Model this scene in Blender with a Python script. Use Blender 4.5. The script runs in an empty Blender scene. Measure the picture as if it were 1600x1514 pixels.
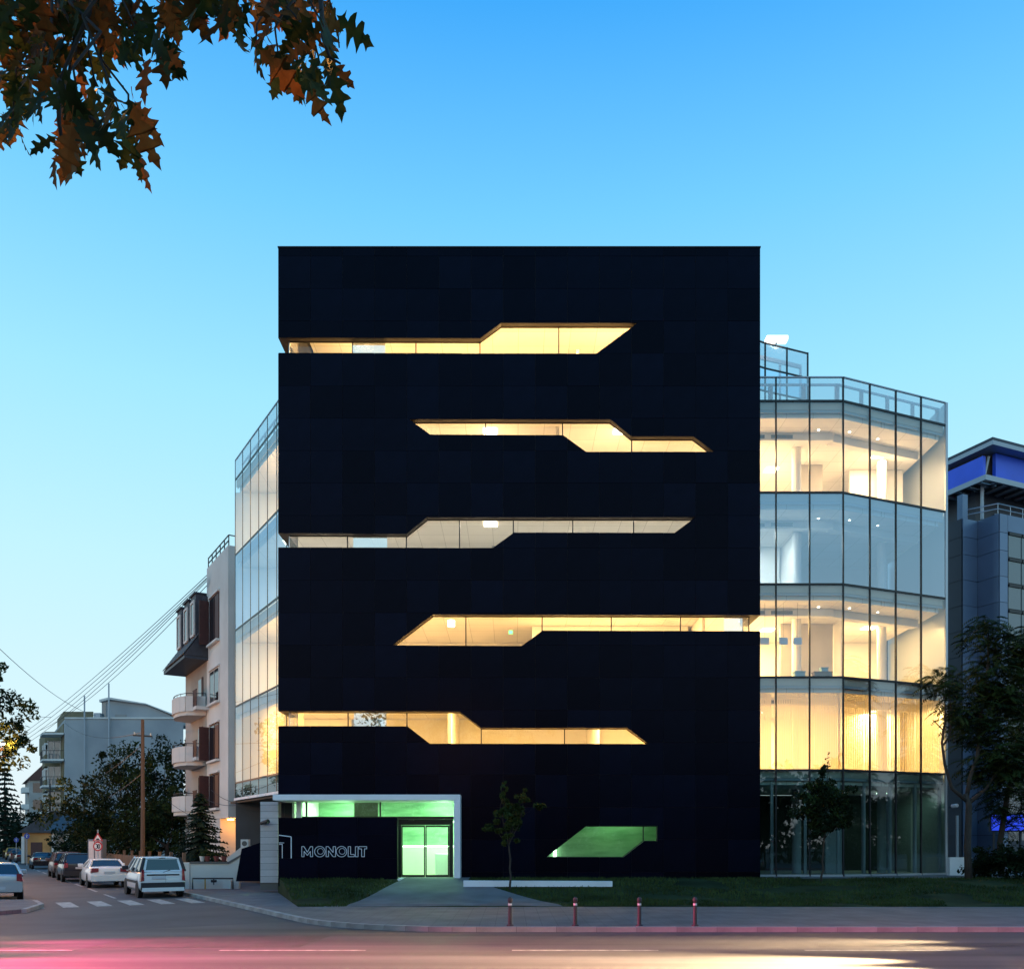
import bpy, math, random
from mathutils import Vector, Matrix, noise
R = math.radians
rng = random.Random(7)
scene = bpy.context.scene
col = scene.collection

# ---------------------------------------------------------------- camera
F, CX, HY, CH = 1369.0, 800.0, 1317.0, 2.2      # focal length, centre column, horizon row (photo pixels), eye height
cam_d = bpy.data.cameras.new('camera')
cam = bpy.data.objects.new('camera', cam_d)
col.objects.link(cam)
cam.location = (0, 0, CH)
cam.rotation_euler = (R(90), 0, 0)
cam_d.sensor_width = 36
cam_d.lens = 36 * F / 1600
cam_d.shift_y = (HY - 757) / 1600
cam_d.clip_start = 0.1
cam_d.clip_end = 3000
scene.camera = cam

# ---------------------------------------------------------------- sky
SUN_EL, SUN_AZ = 8.0, 212.0
world = bpy.data.worlds.new('World')
scene.world = world
world.use_nodes = True
wn, wl = world.node_tree.nodes, world.node_tree.links
wn.clear()
w_out = wn.new('ShaderNodeOutputWorld')
w_bg = wn.new('ShaderNodeBackground')
w_bg.inputs['Strength'].default_value = 1.0
w_tc = wn.new('ShaderNodeTexCoord')
w_sep = wn.new('ShaderNodeSeparateXYZ')
w_ramp = wn.new('ShaderNodeValToRGB')
cr = w_ramp.color_ramp
stops = [(0.0, (0.86, 0.90, 0.90)), (0.05, (0.80, 0.93, 0.97)), (0.14, (0.69, 0.93, 1.02)), (0.29, (0.55, 0.91, 1.05)),
         (0.44, (0.37, 0.82, 1.07)), (0.58, (0.18, 0.63, 1.06)), (0.70, (0.048, 0.40, 0.98)), (1.0, (0.026, 0.25, 0.72))]
cr.elements[0].position, cr.elements[0].color = stops[0][0], stops[0][1] + (1,)
cr.elements[1].position, cr.elements[1].color = stops[-1][0], stops[-1][1] + (1,)
for p_, c_ in stops[1:-1]:
    e_ = cr.elements.new(p_)
    e_.color = c_ + (1,)
w_sky = wn.new('ShaderNodeTexSky')
w_sky.sky_type = 'NISHITA'
w_sky.sun_disc = False
w_sky.sun_elevation = R(SUN_EL)
w_sky.sun_rotation = R(SUN_AZ)
w_sc = wn.new('ShaderNodeVectorMath'); w_sc.operation = 'SCALE'; w_sc.inputs['Scale'].default_value = 0.07
w_mix = wn.new('ShaderNodeMix'); w_mix.data_type = 'RGBA'; w_mix.inputs['Factor'].default_value = 0.04
wl.new(w_tc.outputs['Generated'], w_sep.inputs[0])
wl.new(w_sep.outputs['Z'], w_ramp.inputs['Fac'])
wl.new(w_sky.outputs[0], w_sc.inputs[0])
wl.new(w_ramp.outputs['Color'], w_mix.inputs['A'])
wl.new(w_sc.outputs[0], w_mix.inputs['B'])
wl.new(w_mix.outputs['Result'], w_bg.inputs['Color'])
wl.new(w_bg.outputs[0], w_out.inputs[0])

# ---------------------------------------------------------------- sun (already at the horizon: faint and wide)
sun_d = bpy.data.lights.new('sun', 'SUN')
sun_d.energy = 0.12
sun_d.angle = R(40)
sun_d.color = (1.0, 0.80, 0.74)
sun = bpy.data.objects.new('sun', sun_d)
col.objects.link(sun)
sun.rotation_euler = (R(90 - SUN_EL), 0, R(180 - SUN_AZ))

# ---------------------------------------------------------------- exposure, render settings
vs = scene.view_settings
vs.view_transform = 'Standard'
vs.look = 'None'
vs.exposure = 0.06
vs.gamma = 1.0
vs.use_curve_mapping = False
cy = scene.cycles
cy.use_denoising = True
cy.max_bounces = 10
cy.diffuse_bounces = 4
cy.glossy_bounces = 3
cy.transparent_max_bounces = 24
cy.transmission_bounces = 4
cy.sample_clamp_indirect = 6
cy.caustics_reflective = False
cy.caustics_refractive = False

# ================================================================= materials
MATS = {}
def spec_tint(name, c): MATS[name].node_tree.nodes['Principled BSDF'].inputs['Specular Tint'].default_value = (*c, 1)
def mat(name, c, rough=0.7, metal=0.0, spec=0.5, var=0.0, scale=3.0, bump=0.0, bscale=20.0, rand=0.0,
        emit=None, estr=0.0, c2=None, stretch=None, transl=None, coat=0.0):
    m = bpy.data.materials.new(name)
    m.use_nodes = True
    nt = m.node_tree
    b = nt.nodes['Principled BSDF']
    b.inputs['Base Color'].default_value = (*c, 1)
    b.inputs['Roughness'].default_value = rough
    b.inputs['Metallic'].default_value = metal
    b.inputs['Specular IOR Level'].default_value = spec
    if coat: b.inputs['Coat Weight'].default_value = coat; b.inputs['Coat Roughness'].default_value = 0.05
    tc = nt.nodes.new('ShaderNodeTexCoord')
    vec = tc.outputs['Object']
    if stretch:
        mp = nt.nodes.new('ShaderNodeMapping')
        mp.inputs['Scale'].default_value = stretch
        nt.links.new(vec, mp.inputs[0]); vec = mp.outputs[0]
    last = None
    if var or c2:
        n = nt.nodes.new('ShaderNodeTexNoise')
        n.inputs['Scale'].default_value = scale
        n.inputs['Detail'].default_value = 6
        nt.links.new(vec, n.inputs['Vector'])
        rp = nt.nodes.new('ShaderNodeValToRGB')
        a = c2 if c2 else tuple(max(0, x * (1 - var)) for x in c)
        d = c if c2 else tuple(min(1, x * (1 + var)) for x in c)
        rp.color_ramp.elements[0].position, rp.color_ramp.elements[0].color = 0.32, (*a, 1)
        rp.color_ramp.elements[1].position, rp.color_ramp.elements[1].color = 0.68, (*d, 1)
        nt.links.new(n.outputs['Fac'], rp.inputs['Fac'])
        last = rp.outputs['Color']
    if rand:
        oi = nt.nodes.new('ShaderNodeObjectInfo')
        mr = nt.nodes.new('ShaderNodeMapRange')
        mr.inputs['To Min'].default_value = 1 - rand
        mr.inputs['To Max'].default_value = 1 + rand
        nt.links.new(oi.outputs['Random'], mr.inputs['Value'])
        sc = nt.nodes.new('ShaderNodeVectorMath'); sc.operation = 'SCALE'
        if last: nt.links.new(last, sc.inputs[0])
        else: sc.inputs[0].default_value = c
        nt.links.new(mr.outputs[0], sc.inputs['Scale'])
        last = sc.outputs[0]
    if last: nt.links.new(last, b.inputs['Base Color'])
    if bump:
        n2 = nt.nodes.new('ShaderNodeTexNoise')
        n2.inputs['Scale'].default_value = bscale
        n2.inputs['Detail'].default_value = 5
        nt.links.new(vec, n2.inputs['Vector'])
        bp = nt.nodes.new('ShaderNodeBump')
        bp.inputs['Strength'].default_value = bump
        bp.inputs['Distance'].default_value = 0.02
        nt.links.new(n2.outputs['Fac'], bp.inputs['Height'])
        nt.links.new(bp.outputs[0], b.inputs['Normal'])
    if emit:
        b.inputs['Emission Color'].default_value = (*emit, 1)
        b.inputs['Emission Strength'].default_value = estr
    if transl:
        tb = nt.nodes.new('ShaderNodeBsdfTranslucent')
        if last: nt.links.new(last, tb.inputs[0])
        else: tb.inputs[0].default_value = (*c, 1)
        ms = nt.nodes.new('ShaderNodeMixShader'); ms.inputs[0].default_value = transl
        nt.links.new(b.outputs[0], ms.inputs[1]); nt.links.new(tb.outputs[0], ms.inputs[2])
        nt.links.new(ms.outputs[0], nt.nodes['Material Output'].inputs[0])
    MATS[name] = m
    return m

def add_joints(name, size, mortar, dark):
    m = MATS[name]; nt = m.node_tree; b = nt.nodes['Principled BSDF']; tc = nt.nodes.new('ShaderNodeTexCoord')
    br = nt.nodes.new('ShaderNodeTexBrick'); br.offset = 0.0; br.inputs['Scale'].default_value = 1.0; br.inputs['Mortar Size'].default_value = mortar
    br.inputs['Brick Width'].default_value = size[0]; br.inputs['Row Height'].default_value = size[1]
    br.inputs['Color1'].default_value = (1, 1, 1, 1); br.inputs['Color2'].default_value = (.93, .93, .93, 1); br.inputs['Mortar'].default_value = (dark, dark, dark, 1)
    mx = nt.nodes.new('ShaderNodeMix'); mx.data_type = 'RGBA'; mx.blend_type = 'MULTIPLY'; mx.inputs['Factor'].default_value = 1
    src = b.inputs['Base Color'].links[0].from_socket if b.inputs['Base Color'].links else None
    nt.links.new(tc.outputs['Object'], br.inputs['Vector'])
    if src: nt.links.new(src, mx.inputs['A'])
    else: mx.inputs['A'].default_value = b.inputs['Base Color'].default_value
    nt.links.new(br.outputs['Color'], mx.inputs['B']); nt.links.new(mx.outputs['Result'], b.inputs['Base Color'])

def glass(name, tint=(0.86, 0.93, 0.95), base=0.10, edge=0.9, rough=0.0, gcol=(0.85, 0.93, 1.0), milk=0.0):
    m = bpy.data.materials.new(name); m.use_nodes = True
    nt = m.node_tree; nt.nodes.clear()
    o = nt.nodes.new('ShaderNodeOutputMaterial')
    t = nt.nodes.new('ShaderNodeBsdfTransparent'); t.inputs[0].default_value = (*tint, 1)
    g = nt.nodes.new('ShaderNodeBsdfGlossy'); g.inputs[0].default_value = (*gcol, 1); g.inputs['Roughness'].default_value = rough
    lw = nt.nodes.new('ShaderNodeLayerWeight'); lw.inputs[0].default_value = 0.35
    pw = nt.nodes.new('ShaderNodeMath'); pw.operation = 'POWER'; pw.inputs[1].default_value = 3.0
    mr = nt.nodes.new('ShaderNodeMapRange'); mr.inputs['To Min'].default_value = base; mr.inputs['To Max'].default_value = edge
    mx = nt.nodes.new('ShaderNodeMixShader')
    nt.links.new(lw.outputs['Facing'], pw.inputs[0]); nt.links.new(pw.outputs[0], mr.inputs['Value'])
    nt.links.new(mr.outputs[0], mx.inputs[0]); nt.links.new(t.outputs[0], mx.inputs[1]); nt.links.new(g.outputs[0], mx.inputs[2])
    if milk:
        df = nt.nodes.new('ShaderNodeBsdfDiffuse'); df.inputs[0].default_value = (.8, .84, .86, 1); tr = nt.nodes.new('ShaderNodeBsdfTranslucent'); tr.inputs[0].default_value = (.8, .84, .86, 1)
        m1 = nt.nodes.new('ShaderNodeMixShader'); m1.inputs[0].default_value = .5; nt.links.new(df.outputs[0], m1.inputs[1]); nt.links.new(tr.outputs[0], m1.inputs[2])
        m2 = nt.nodes.new('ShaderNodeMixShader'); m2.inputs[0].default_value = milk; nt.links.new(mx.outputs[0], m2.inputs[1]); nt.links.new(m1.outputs[0], m2.inputs[2]); mx = m2
    nt.links.new(mx.outputs[0], o.inputs[0])
    MATS[name] = m
    return m

mat('asphalt', (0.060, 0.058, 0.064), 0.60, var=0.55, scale=1.1, stretch=(0.035, 1.0, 1.0), bump=0.5, bscale=40, spec=0.5)
mat('asphalt_dark', (0.036, 0.035, 0.038), 0.6, var=0.3, scale=1.5, bump=0.6, bscale=80)
mat('street', (0.058, 0.058, 0.066), 0.7, var=0.3, scale=0.5, bump=0.4, bscale=60)
mat('paver', (0.13, 0.12, 0.125), 0.8, var=0.22, scale=1.2, bump=0.3, bscale=30, rand=0.10)
mat('paving_base', (0.13, 0.125, 0.13), 0.85, var=0.25, scale=1.0)
mat('kerb', (0.30, 0.29, 0.28), 0.8, var=0.25, scale=2.0, bump=0.2, rand=0.1)
mat('road_paint', (0.50, 0.50, 0.48), 0.6, c2=(0.16, 0.16, 0.16), scale=4.5)
mat('earth', (0.075, 0.065, 0.05), 0.95, var=0.3, scale=0.4)
mat('lawn', (0.030, 0.040, 0.018), 0.95, spec=0.08, var=0.4, scale=0.8, bump=0.8, bscale=12)
mat('grass', (0.045, 0.065, 0.020), 0.8, spec=0.08, var=0.45, scale=0.6, rand=0.0)
mat('black_panel', (0.0014, 0.0026, 0.0078), 0.30, spec=0.07, var=0.35, scale=0.7, rand=0.5)
mat('black_backing', (0.004, 0.0045, 0.006), 0.7, spec=0.05)
mat('reveal', (0.060, 0.048, 0.040), 0.55, spec=0.3)
mat('black_metal', (0.010, 0.011, 0.014), 0.45, spec=0.3)
mat('mullion', (0.012, 0.014, 0.018), 0.4, spec=0.4)
mat('alu', (0.42, 0.46, 0.50), 0.4, metal=0.6)
mat('white_metal', (0.86, 0.87, 0.90), 0.45, var=0.05, scale=1.0)
mat('plaster', (0.80, 0.79, 0.76), 0.9, var=0.03, scale=0.6)
mat('ceiling', (0.80, 0.78, 0.74), 0.9, var=0.03, scale=0.5)
mat('inner_floor', (0.50, 0.46, 0.40), 0.7, var=0.1, scale=1.0)
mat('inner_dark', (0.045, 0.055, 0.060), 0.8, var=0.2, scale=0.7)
mat('grille', (0.12, 0.11, 0.10), 0.6)
mat('spandrel', (0.16, 0.22, 0.27), 0.25, spec=0.5, var=0.1, scale=0.6)
mat('slab_edge', (0.34, 0.38, 0.42), 0.6)
mat('blind', (0.80, 0.72, 0.52), 0.8, transl=0.55)
mat('green_marble', (0.30, 0.46, 0.32), 0.35, c2=(0.16, 0.30, 0.19), scale=1.6, stretch=(0.5, 0.5, 2.5))
mat('sign_steel', (0.88, 0.89, 0.95), 0.4)
mat('sign_fill', (0.035, 0.04, 0.08), 0.4)
mat('stone', (0.62, 0.56, 0.55), 0.85, var=0.12, scale=2.0, bump=0.2, bscale=25, rand=0.08)
mat('cream', (0.77, 0.73, 0.67), 0.9, c2=(0.60, 0.56, 0.51), scale=0.35, bump=0.15, bscale=40)
mat('cream_white', (0.70, 0.67, 0.62), 0.9, var=0.08, scale=0.8)
mat('shutter', (0.075, 0.022, 0.018), 0.6, var=0.2, scale=4.0, rand=0.15)
mat('roof_tile', (0.040, 0.042, 0.055), 0.6, var=0.3, scale=3.0, rand=0.2)
mat('dark_glass', (0.012, 0.016, 0.022), 0.06, spec=0.7)
mat('pale_glass', (0.10, 0.14, 0.16), 0.06, spec=1.0)
mat('concrete', (0.44, 0.44, 0.44), 0.92, c2=(0.31, 0.32, 0.335), scale=0.22, bump=0.2, bscale=6)
mat('old_render', (0.42, 0.40, 0.37), 0.9, c2=(0.30, 0.28, 0.26), scale=0.4)
mat('tan', (0.20, 0.16, 0.09), 0.9, var=0.15, scale=0.6)
mat('ochre', (0.52, 0.26, 0.09), 0.9, var=0.2, scale=0.8)
mat('iron', (0.025, 0.022, 0.024), 0.6)
mat('wood_pole', (0.16, 0.095, 0.06), 0.85, c2=(0.09, 0.055, 0.038), scale=5.0, stretch=(6, 6, 0.4), bump=0.4)
mat('fence_wood', (0.26, 0.15, 0.09), 0.85, c2=(0.15, 0.085, 0.055), scale=3.0, stretch=(6, 6, 0.5), rand=0.2)
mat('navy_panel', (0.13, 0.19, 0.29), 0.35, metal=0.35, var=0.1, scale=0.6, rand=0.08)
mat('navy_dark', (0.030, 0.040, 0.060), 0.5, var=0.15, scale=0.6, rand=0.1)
mat('blue_panel', (0.028, 0.11, 0.80), 0.4, var=0.1, scale=0.6)
mat('steel_grey', (0.36, 0.40, 0.44), 0.45, metal=0.3)
mat('blue_screen', (0.02, 0.05, 0.5), 0.4, emit=(0.03, 0.08, 1.0), estr=0.6)
mat('bark', (0.060, 0.042, 0.032), 0.9, c2=(0.030, 0.022, 0.018), scale=8.0, stretch=(3, 3, 0.6), bump=0.6)
mat('twig', (0.050, 0.036, 0.028), 0.9)
mat('leaf_dark', (0.014, 0.025, 0.010), 0.7, spec=0.08, var=0.5, scale=1.2, transl=0.2)
mat('leaf_mid', (0.035, 0.055, 0.016), 0.65, spec=0.08, var=0.5, scale=1.2, transl=0.25)
mat('leaf_light', (0.075, 0.085, 0.022), 0.65, spec=0.08, c2=(0.035, 0.060, 0.018), scale=1.0, transl=0.3)
mat('needles', (0.014, 0.026, 0.016), 0.75, spec=0.08, var=0.4, scale=1.5)
mat('oak_green', (0.040, 0.050, 0.012), 0.55, spec=0.08, rand=0.4, transl=0.40, var=0.35, scale=14)
mat('oak_brown', (0.125, 0.062, 0.016), 0.55, spec=0.08, rand=0.35, transl=0.45, var=0.35, scale=14)
mat('oak_orange', (0.27, 0.085, 0.018), 0.55, spec=0.08, rand=0.3, transl=0.5, var=0.35, scale=14)
mat('paint_white', (0.78, 0.79, 0.80), 0.3, spec=0.5, coat=0.6)
mat('paint_silver', (0.46, 0.50, 0.54), 0.3, metal=0.4, coat=0.5)
mat('paint_dark', (0.020, 0.022, 0.032), 0.25, coat=0.6)
mat('paint_black', (0.008, 0.009, 0.014), 0.22, coat=0.7)
mat('paint_brown', (0.16, 0.085, 0.07), 0.35, coat=0.4)
mat('paint_yellow', (0.55, 0.33, 0.06), 0.35, coat=0.4)
mat('paint_grey', (0.16, 0.17, 0.20), 0.3, metal=0.3, coat=0.5)
mat('car_plastic', (0.018, 0.018, 0.024), 0.6)
mat('car_glass', (0.020, 0.032, 0.042), 0.05, spec=1.0)
mat('tyre', (0.012, 0.012, 0.013), 0.8)
mat('rim', (0.42, 0.43, 0.45), 0.35, metal=0.8)
mat('tail_red', (0.24, 0.015, 0.025), 0.2, coat=0.6)
mat('lamp_clear', (0.55, 0.56, 0.58), 0.15, coat=0.6)
mat('plate', (0.55, 0.57, 0.62), 0.4)
mat('plate_blue', (0.03, 0.07, 0.35), 0.4)
mat('plate_ink', (0.05, 0.05, 0.07), 0.5)
mat('sign_red', (0.45, 0.02, 0.03), 0.4)
mat('sign_white', (0.75, 0.74, 0.72), 0.5)
mat('sign_blue', (0.02, 0.05, 0.32), 0.4)
mat('sign_ink', (0.015, 0.015, 0.018), 0.5)
mat('pipe_yellow', (0.55, 0.30, 0.03), 0.5)
mat('pot_red', (0.22, 0.05, 0.04), 0.7)
mat('box_blue', (0.20, 0.38, 0.45), 0.6)
mat('box_brown', (0.12, 0.07, 0.05), 0.8)
mat('paper', (0.62, 0.68, 0.78), 0.8)
mat('bollard', (0.05, 0.035, 0.04), 0.6)
mat('glow_warm', (1, 0.9, 0.7), 0.5, emit=(1.0, 0.86, 0.60), estr=9.0)
mat('glow_white', (1, 1, 0.95), 0.5, emit=(1.0, 0.95, 0.82), estr=14.0)
mat('glow_flood', (1, 1, 0.95), 0.5, emit=(1.0, 0.95, 0.85), estr=4.0)
mat('glow_green', (0.8, 1, 0.85), 0.5, emit=(0.72, 1.0, 0.74), estr=5.0)
mat('glow_sodium', (1, 0.6, 0.3), 0.5, emit=(1.0, 0.42, 0.12), estr=14.0)
mat('glow_exit', (0.1, 1, 0.3), 0.5, emit=(0.1, 1.0, 0.3), estr=2.5)
mat('glow_red', (1, 0.05, 0.05), 0.4, emit=(1.0, 0.03, 0.06), estr=12.0)
mat('glow_head', (1, 0.9, 0.75), 0.4, emit=(1.0, 0.85, 0.60), estr=26.0)
glass('glass_front', tint=(0.95, 0.95, 0.92), base=0.05, edge=0.6)
glass('glass_wing', tint=(0.92, 0.93, 0.92), base=0.15, edge=0.97)
glass('glass_dim', tint=(0.62, 0.78, 0.90), base=0.36, edge=0.97, gcol=(0.72, 0.84, 1.0))
glass('glass_roof', tint=(0.84, 0.92, 0.95), base=0.22, edge=0.9, milk=0.30)
glass('glass_vent', tint=(0.8, 0.9, 0.95), base=0.62, edge=0.95, gcol=(0.95, 0.97, 1.0))
glass('glass_ground', tint=(0.60, 0.74, 0.72), base=0.10, edge=0.85)
glass('glass_green', tint=(0.90, 0.98, 0.92), base=0.04, edge=0.5)

spec_tint('black_panel', (0.75, 0.70, 1.0))
add_joints('ceiling', (1.2, 1.2), 0.012, 0.62)
add_joints('paver', (0.4, 0.2), 0.008, 0.55)

# ================================================================= helpers
def P(px, py, Y):
    """point seen at photo pixel (px, py) lying Y metres in front of the camera"""
    return Vector(((px - CX) * Y / F, Y, CH + (HY - py) * Y / F))
def XA(px, Y): return (px - CX) * Y / F
def ZA(py, Y): return CH + (HY - py) * Y / F

TH = math.atan(0.629)                     # the side street leaves the view axis by this angle
CT, ST = math.cos(TH), math.sin(TH)
def S(n, t, z=0.0):
    """street frame: n metres to the right of the street's left kerb, t metres along it"""
    return Vector((n * CT - t * ST, n * ST + t * CT, z))

def props(o, label=None, cat=None, group=None, kind=None):
    if label: o['label'] = label
    if cat: o['category'] = cat
    if group: o['group'] = group
    if kind: o['kind'] = kind
    return o
def thing(name, label, cat, loc=(0, 0, 0), rz=0.0, group=None):
    o = bpy.data.objects.new(name, None)
    o.empty_display_size = 0.3
    col.objects.link(o)
    o.location = loc
    o.rotation_euler = (0, 0, rz)
    return props(o, label, cat, group)

class MB:
    def __init__(s): s.v = []; s.f = []; s.smooth = False
    def add(s, vs_, fs):
        b = len(s.v); s.v += [tuple(p) for p in vs_]; s.f += [tuple(i + b for i in q) for q in fs]; return s
    def box(s, x0, x1, y0, y1, z0, z1):
        return s.add([(x0, y0, z0), (x1, y0, z0), (x1, y1, z0), (x0, y1, z0), (x0, y0, z1), (x1, y0, z1), (x1, y1, z1), (x0, y1, z1)],
                     [(0, 3, 2, 1), (4, 5, 6, 7), (0, 1, 5, 4), (1, 2, 6, 5), (2, 3, 7, 6), (3, 0, 4, 7)])
    def prism(s, poly, d):
        """planar polygon (list of 3D points) extruded by vector d"""
        n = len(poly); d = Vector(d); A = [Vector(p) for p in poly]; B = [p + d for p in A]
        nrm = Vector((0, 0, 0))
        for i in range(n): nrm += A[i].cross(A[(i + 1) % n])
        if nrm.dot(d) > 0: A = A[::-1]; B = B[::-1]
        return s.add(A + B, [tuple(range(n)), tuple(range(2 * n - 1, n - 1, -1))] +
                     [((i + 1) % n, i, n + i, n + (i + 1) % n) for i in range(n)])
    def fbox(s, fr, a0, a1, b0, b1, z0, z1):
        """box in a plan frame: fr(a, b, z) -> point"""
        return s.prism([fr(a0, b0, z0), fr(a1, b0, z0), fr(a1, b1, z0), fr(a0, b1, z0)], (0, 0, z1 - z0))
    def beam(s, a, b, w, h=None):
        a, b = Vector(a), Vector(b); h = h or w
        d = (b - a).normalized(); up = Vector((0, 0, 1)) if abs(d.z) < 0.95 else Vector((0, 1, 0))
        x = d.cross(up).normalized(); y = x.cross(d)
        return s.prism([a + x * w / 2 + y * h / 2, a - x * w / 2 + y * h / 2, a - x * w / 2 - y * h / 2, a + x * w / 2 - y * h / 2], b - a)
    def tube(s, pts, r, n=8, cap=True):
        pts = [Vector(p) for p in pts]; m = len(pts)
        rr = r if isinstance(r, (list, tuple)) else [r] * m
        base = len(s.v); ref = None
        for i, p in enumerate(pts):
            d = (pts[min(i + 1, m - 1)] - pts[max(i - 1, 0)])
            d = d.normalized() if d.length > 1e-9 else Vector((0, 0, 1))
            if ref is None: ref = Vector((1, 0, 0)) if abs(d.x) < 0.8 else Vector((0, 1, 0))
            x = (ref - d * ref.dot(d)).normalized(); y = d.cross(x); ref = x
            for k in range(n):
                a = 2 * math.pi * k / n
                s.v.append(tuple(p + (x * math.cos(a) + y * math.sin(a)) * rr[i]))
        for i in range(m - 1):
            for k in range(n):
                k2 = (k + 1) % n
                s.f.append((base + i * n + k, base + i * n + k2, base + (i + 1) * n + k2, base + (i + 1) * n + k))
        if cap:
            s.f.append(tuple(base + k for k in range(n - 1, -1, -1)))
            s.f.append(tuple(base + (m - 1) * n + k for k in range(n)))
        return s
    def mesh(s, name, m=None):
        me = bpy.data.meshes.new(name); me.from_pydata(s.v, [], s.f)
        if m: me.materials.append(MATS[m])
        if s.smooth: me.polygons.foreach_set('use_smooth', [True] * len(me.polygons))
        me.update(); return me
    def build(s, name, m, parent=None, label=None, cat=None, group=None, kind=None, center=True):
        """link as one object; its origin goes to the middle of its base; world vertex positions unless parent is rotated"""
        if parent is None or center:
            xs, ys, zs = zip(*s.v)
            c = Vector(((min(xs) + max(xs)) / 2, (min(ys) + max(ys)) / 2, min(zs)))
        else: c = Vector((0, 0, 0))
        s.v = [(p[0] - c.x, p[1] - c.y, p[2] - c.z) for p in s.v]
        o = bpy.data.objects.new(name, s.mesh(name, m)); col.objects.link(o)
        if parent is not None:
            o.parent = parent
            base = Vector((0, 0, 0)); q = parent
            if parent.get('local'): pass
            else:
                while q is not None: base += q.location; q = q.parent
            o.location = c - base
        else: o.location = c
        return props(o, label, cat, group, kind)

def bevel(o, w=0.02, seg=2):
    b = o.modifiers.new('bevel', 'BEVEL'); b.width = w; b.segments = seg; b.limit_method = 'ANGLE'; b.angle_limit = R(40)
    return o
def lamp(parent, loc, energy, color, size=0.3, kind='POINT', rot=None, name='lamp_light', spot=None):
    d = bpy.data.lights.new(name, kind); d.energy = energy; d.color = color
    if kind == 'AREA': d.shape = 'RECTANGLE'; d.size, d.size_y = size if isinstance(size, tuple) else (size, size)
    elif kind in ('POINT', 'SPOT'): d.shadow_soft_size = size
    if spot: d.spot_size = R(spot[0]); d.spot_blend = spot[1]
    o = bpy.data.objects.new(name, d); col.objects.link(o); o.parent = parent
    base = Vector((0, 0, 0)); q = parent
    if not parent.get('local'):
        while q is not None: base += q.location; q = q.parent
    o.location = Vector(loc) - base
    if rot: o.rotation_euler = rot
    return o
def copy_tree(o, parent=None):
    c = o.copy(); col.objects.link(c)
    if parent is not None: c.parent = parent
    for ch in [k for k in bpy.data.objects if k.parent == o]: copy_tree(ch, c)
    return c

# convex clipping in 2D -------------------------------------------------
def clip_half(poly, a, b, keep_left=True):
    out = []; n = len(poly)
    def side(p):
        v = (b[0] - a[0]) * (p[1] - a[1]) - (b[1] - a[1]) * (p[0] - a[0])
        return v if keep_left else -v
    for i in range(n):
        p, q = poly[i], poly[(i + 1) % n]; sp, sq = side(p), side(q)
        if sp >= 0: out.append(p)
        if (sp > 0 and sq < 0) or (sp < 0 and sq > 0):
            t = sp / (sp - sq); out.append((p[0] + t * (q[0] - p[0]), p[1] + t * (q[1] - p[1])))
    return out
def area2(poly): return 0.5 * sum(poly[i][0] * poly[(i + 1) % len(poly)][1] - poly[(i + 1) % len(poly)][0] * poly[i][1] for i in range(len(poly)))
def subtract(polys, hole):
    if area2(hole) < 0: hole = hole[::-1]
    res = []
    hx = [p[0] for p in hole]; hz = [p[1] for p in hole]
    for poly in polys:
        if max(p[0] for p in poly) <= min(hx) or min(p[0] for p in poly) >= max(hx) or max(p[1] for p in poly) <= min(hz) or min(p[1] for p in poly) >= max(hz):
            res.append(poly); continue
        rest = poly
        for i in range(len(hole)):
            a, b = hole[i], hole[(i + 1) % len(hole)]
            o = clip_half(rest, a, b, False)
            if len(o) > 2 and abs(area2(o)) > 1e-4: res.append(o)
            rest = clip_half(rest, a, b, True)
            if len(rest) < 3 or abs(area2(rest)) < 1e-4: rest = None; break
    return res
def interp(pl, x):
    for (x0, y0), (x1, y1) in zip(pl, pl[1:]):
        if x0 <= x <= x1: return y0 + (y1 - y0) * (x - x0) / (x1 - x0) if x1 > x0 else y1
    return pl[-1][1]
def slabs(top, bot, xa=None, xb=None):
    """convex slices (x, z) of the area between two polylines"""
    xs = sorted({p[0] for p in top + bot} | ({xa, xb} - {None}))
    if xa is not None: xs = [x for x in xs if xa <= x <= xb]
    out = []
    for x0, x1 in zip(xs, xs[1:]):
        q = [(x0, interp(bot, x0)), (x1, interp(bot, x1)), (x1, interp(top, x1)), (x0, interp(top, x0))]
        r = []
        for p in q:
            if not r or (abs(p[0] - r[-1][0]) > 1e-5 or abs(p[1] - r[-1][1]) > 1e-5): r.append(p)
        if len(r) > 2 and abs(r[0][0] - r[-1][0]) < 1e-5 and abs(r[0][1] - r[-1][1]) < 1e-5: r.pop()
        if len(r) > 2 and abs(area2(r)) > 1e-5: out.append(r)
    return out

# ================================================================= the setting
MB().add([(-1500, -300, -0.04), (1500, -300, -0.04), (1500, 2500, -0.04), (-1500, 2500, -0.04)], [(0, 1, 2, 3)]).build('ground', 'earth', kind='structure')
BY0, BY1 = 4.5, 21.7                       # the boulevard runs across the view between these
MB().add([(-160, BY0, 0), (160, BY0, 0), (160, BY1 + 8, 0), (-160, BY1 + 8, 0)], [(0, 1, 2, 3)]).build('boulevard', 'asphalt', kind='structure')
MB().add([S(-4, 24, .004), S(12, 24, .004), S(12, 300, .004), S(-4, 300, .004)], [(0, 1, 2, 3)]).build('side_street', 'street', kind='structure')
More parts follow.
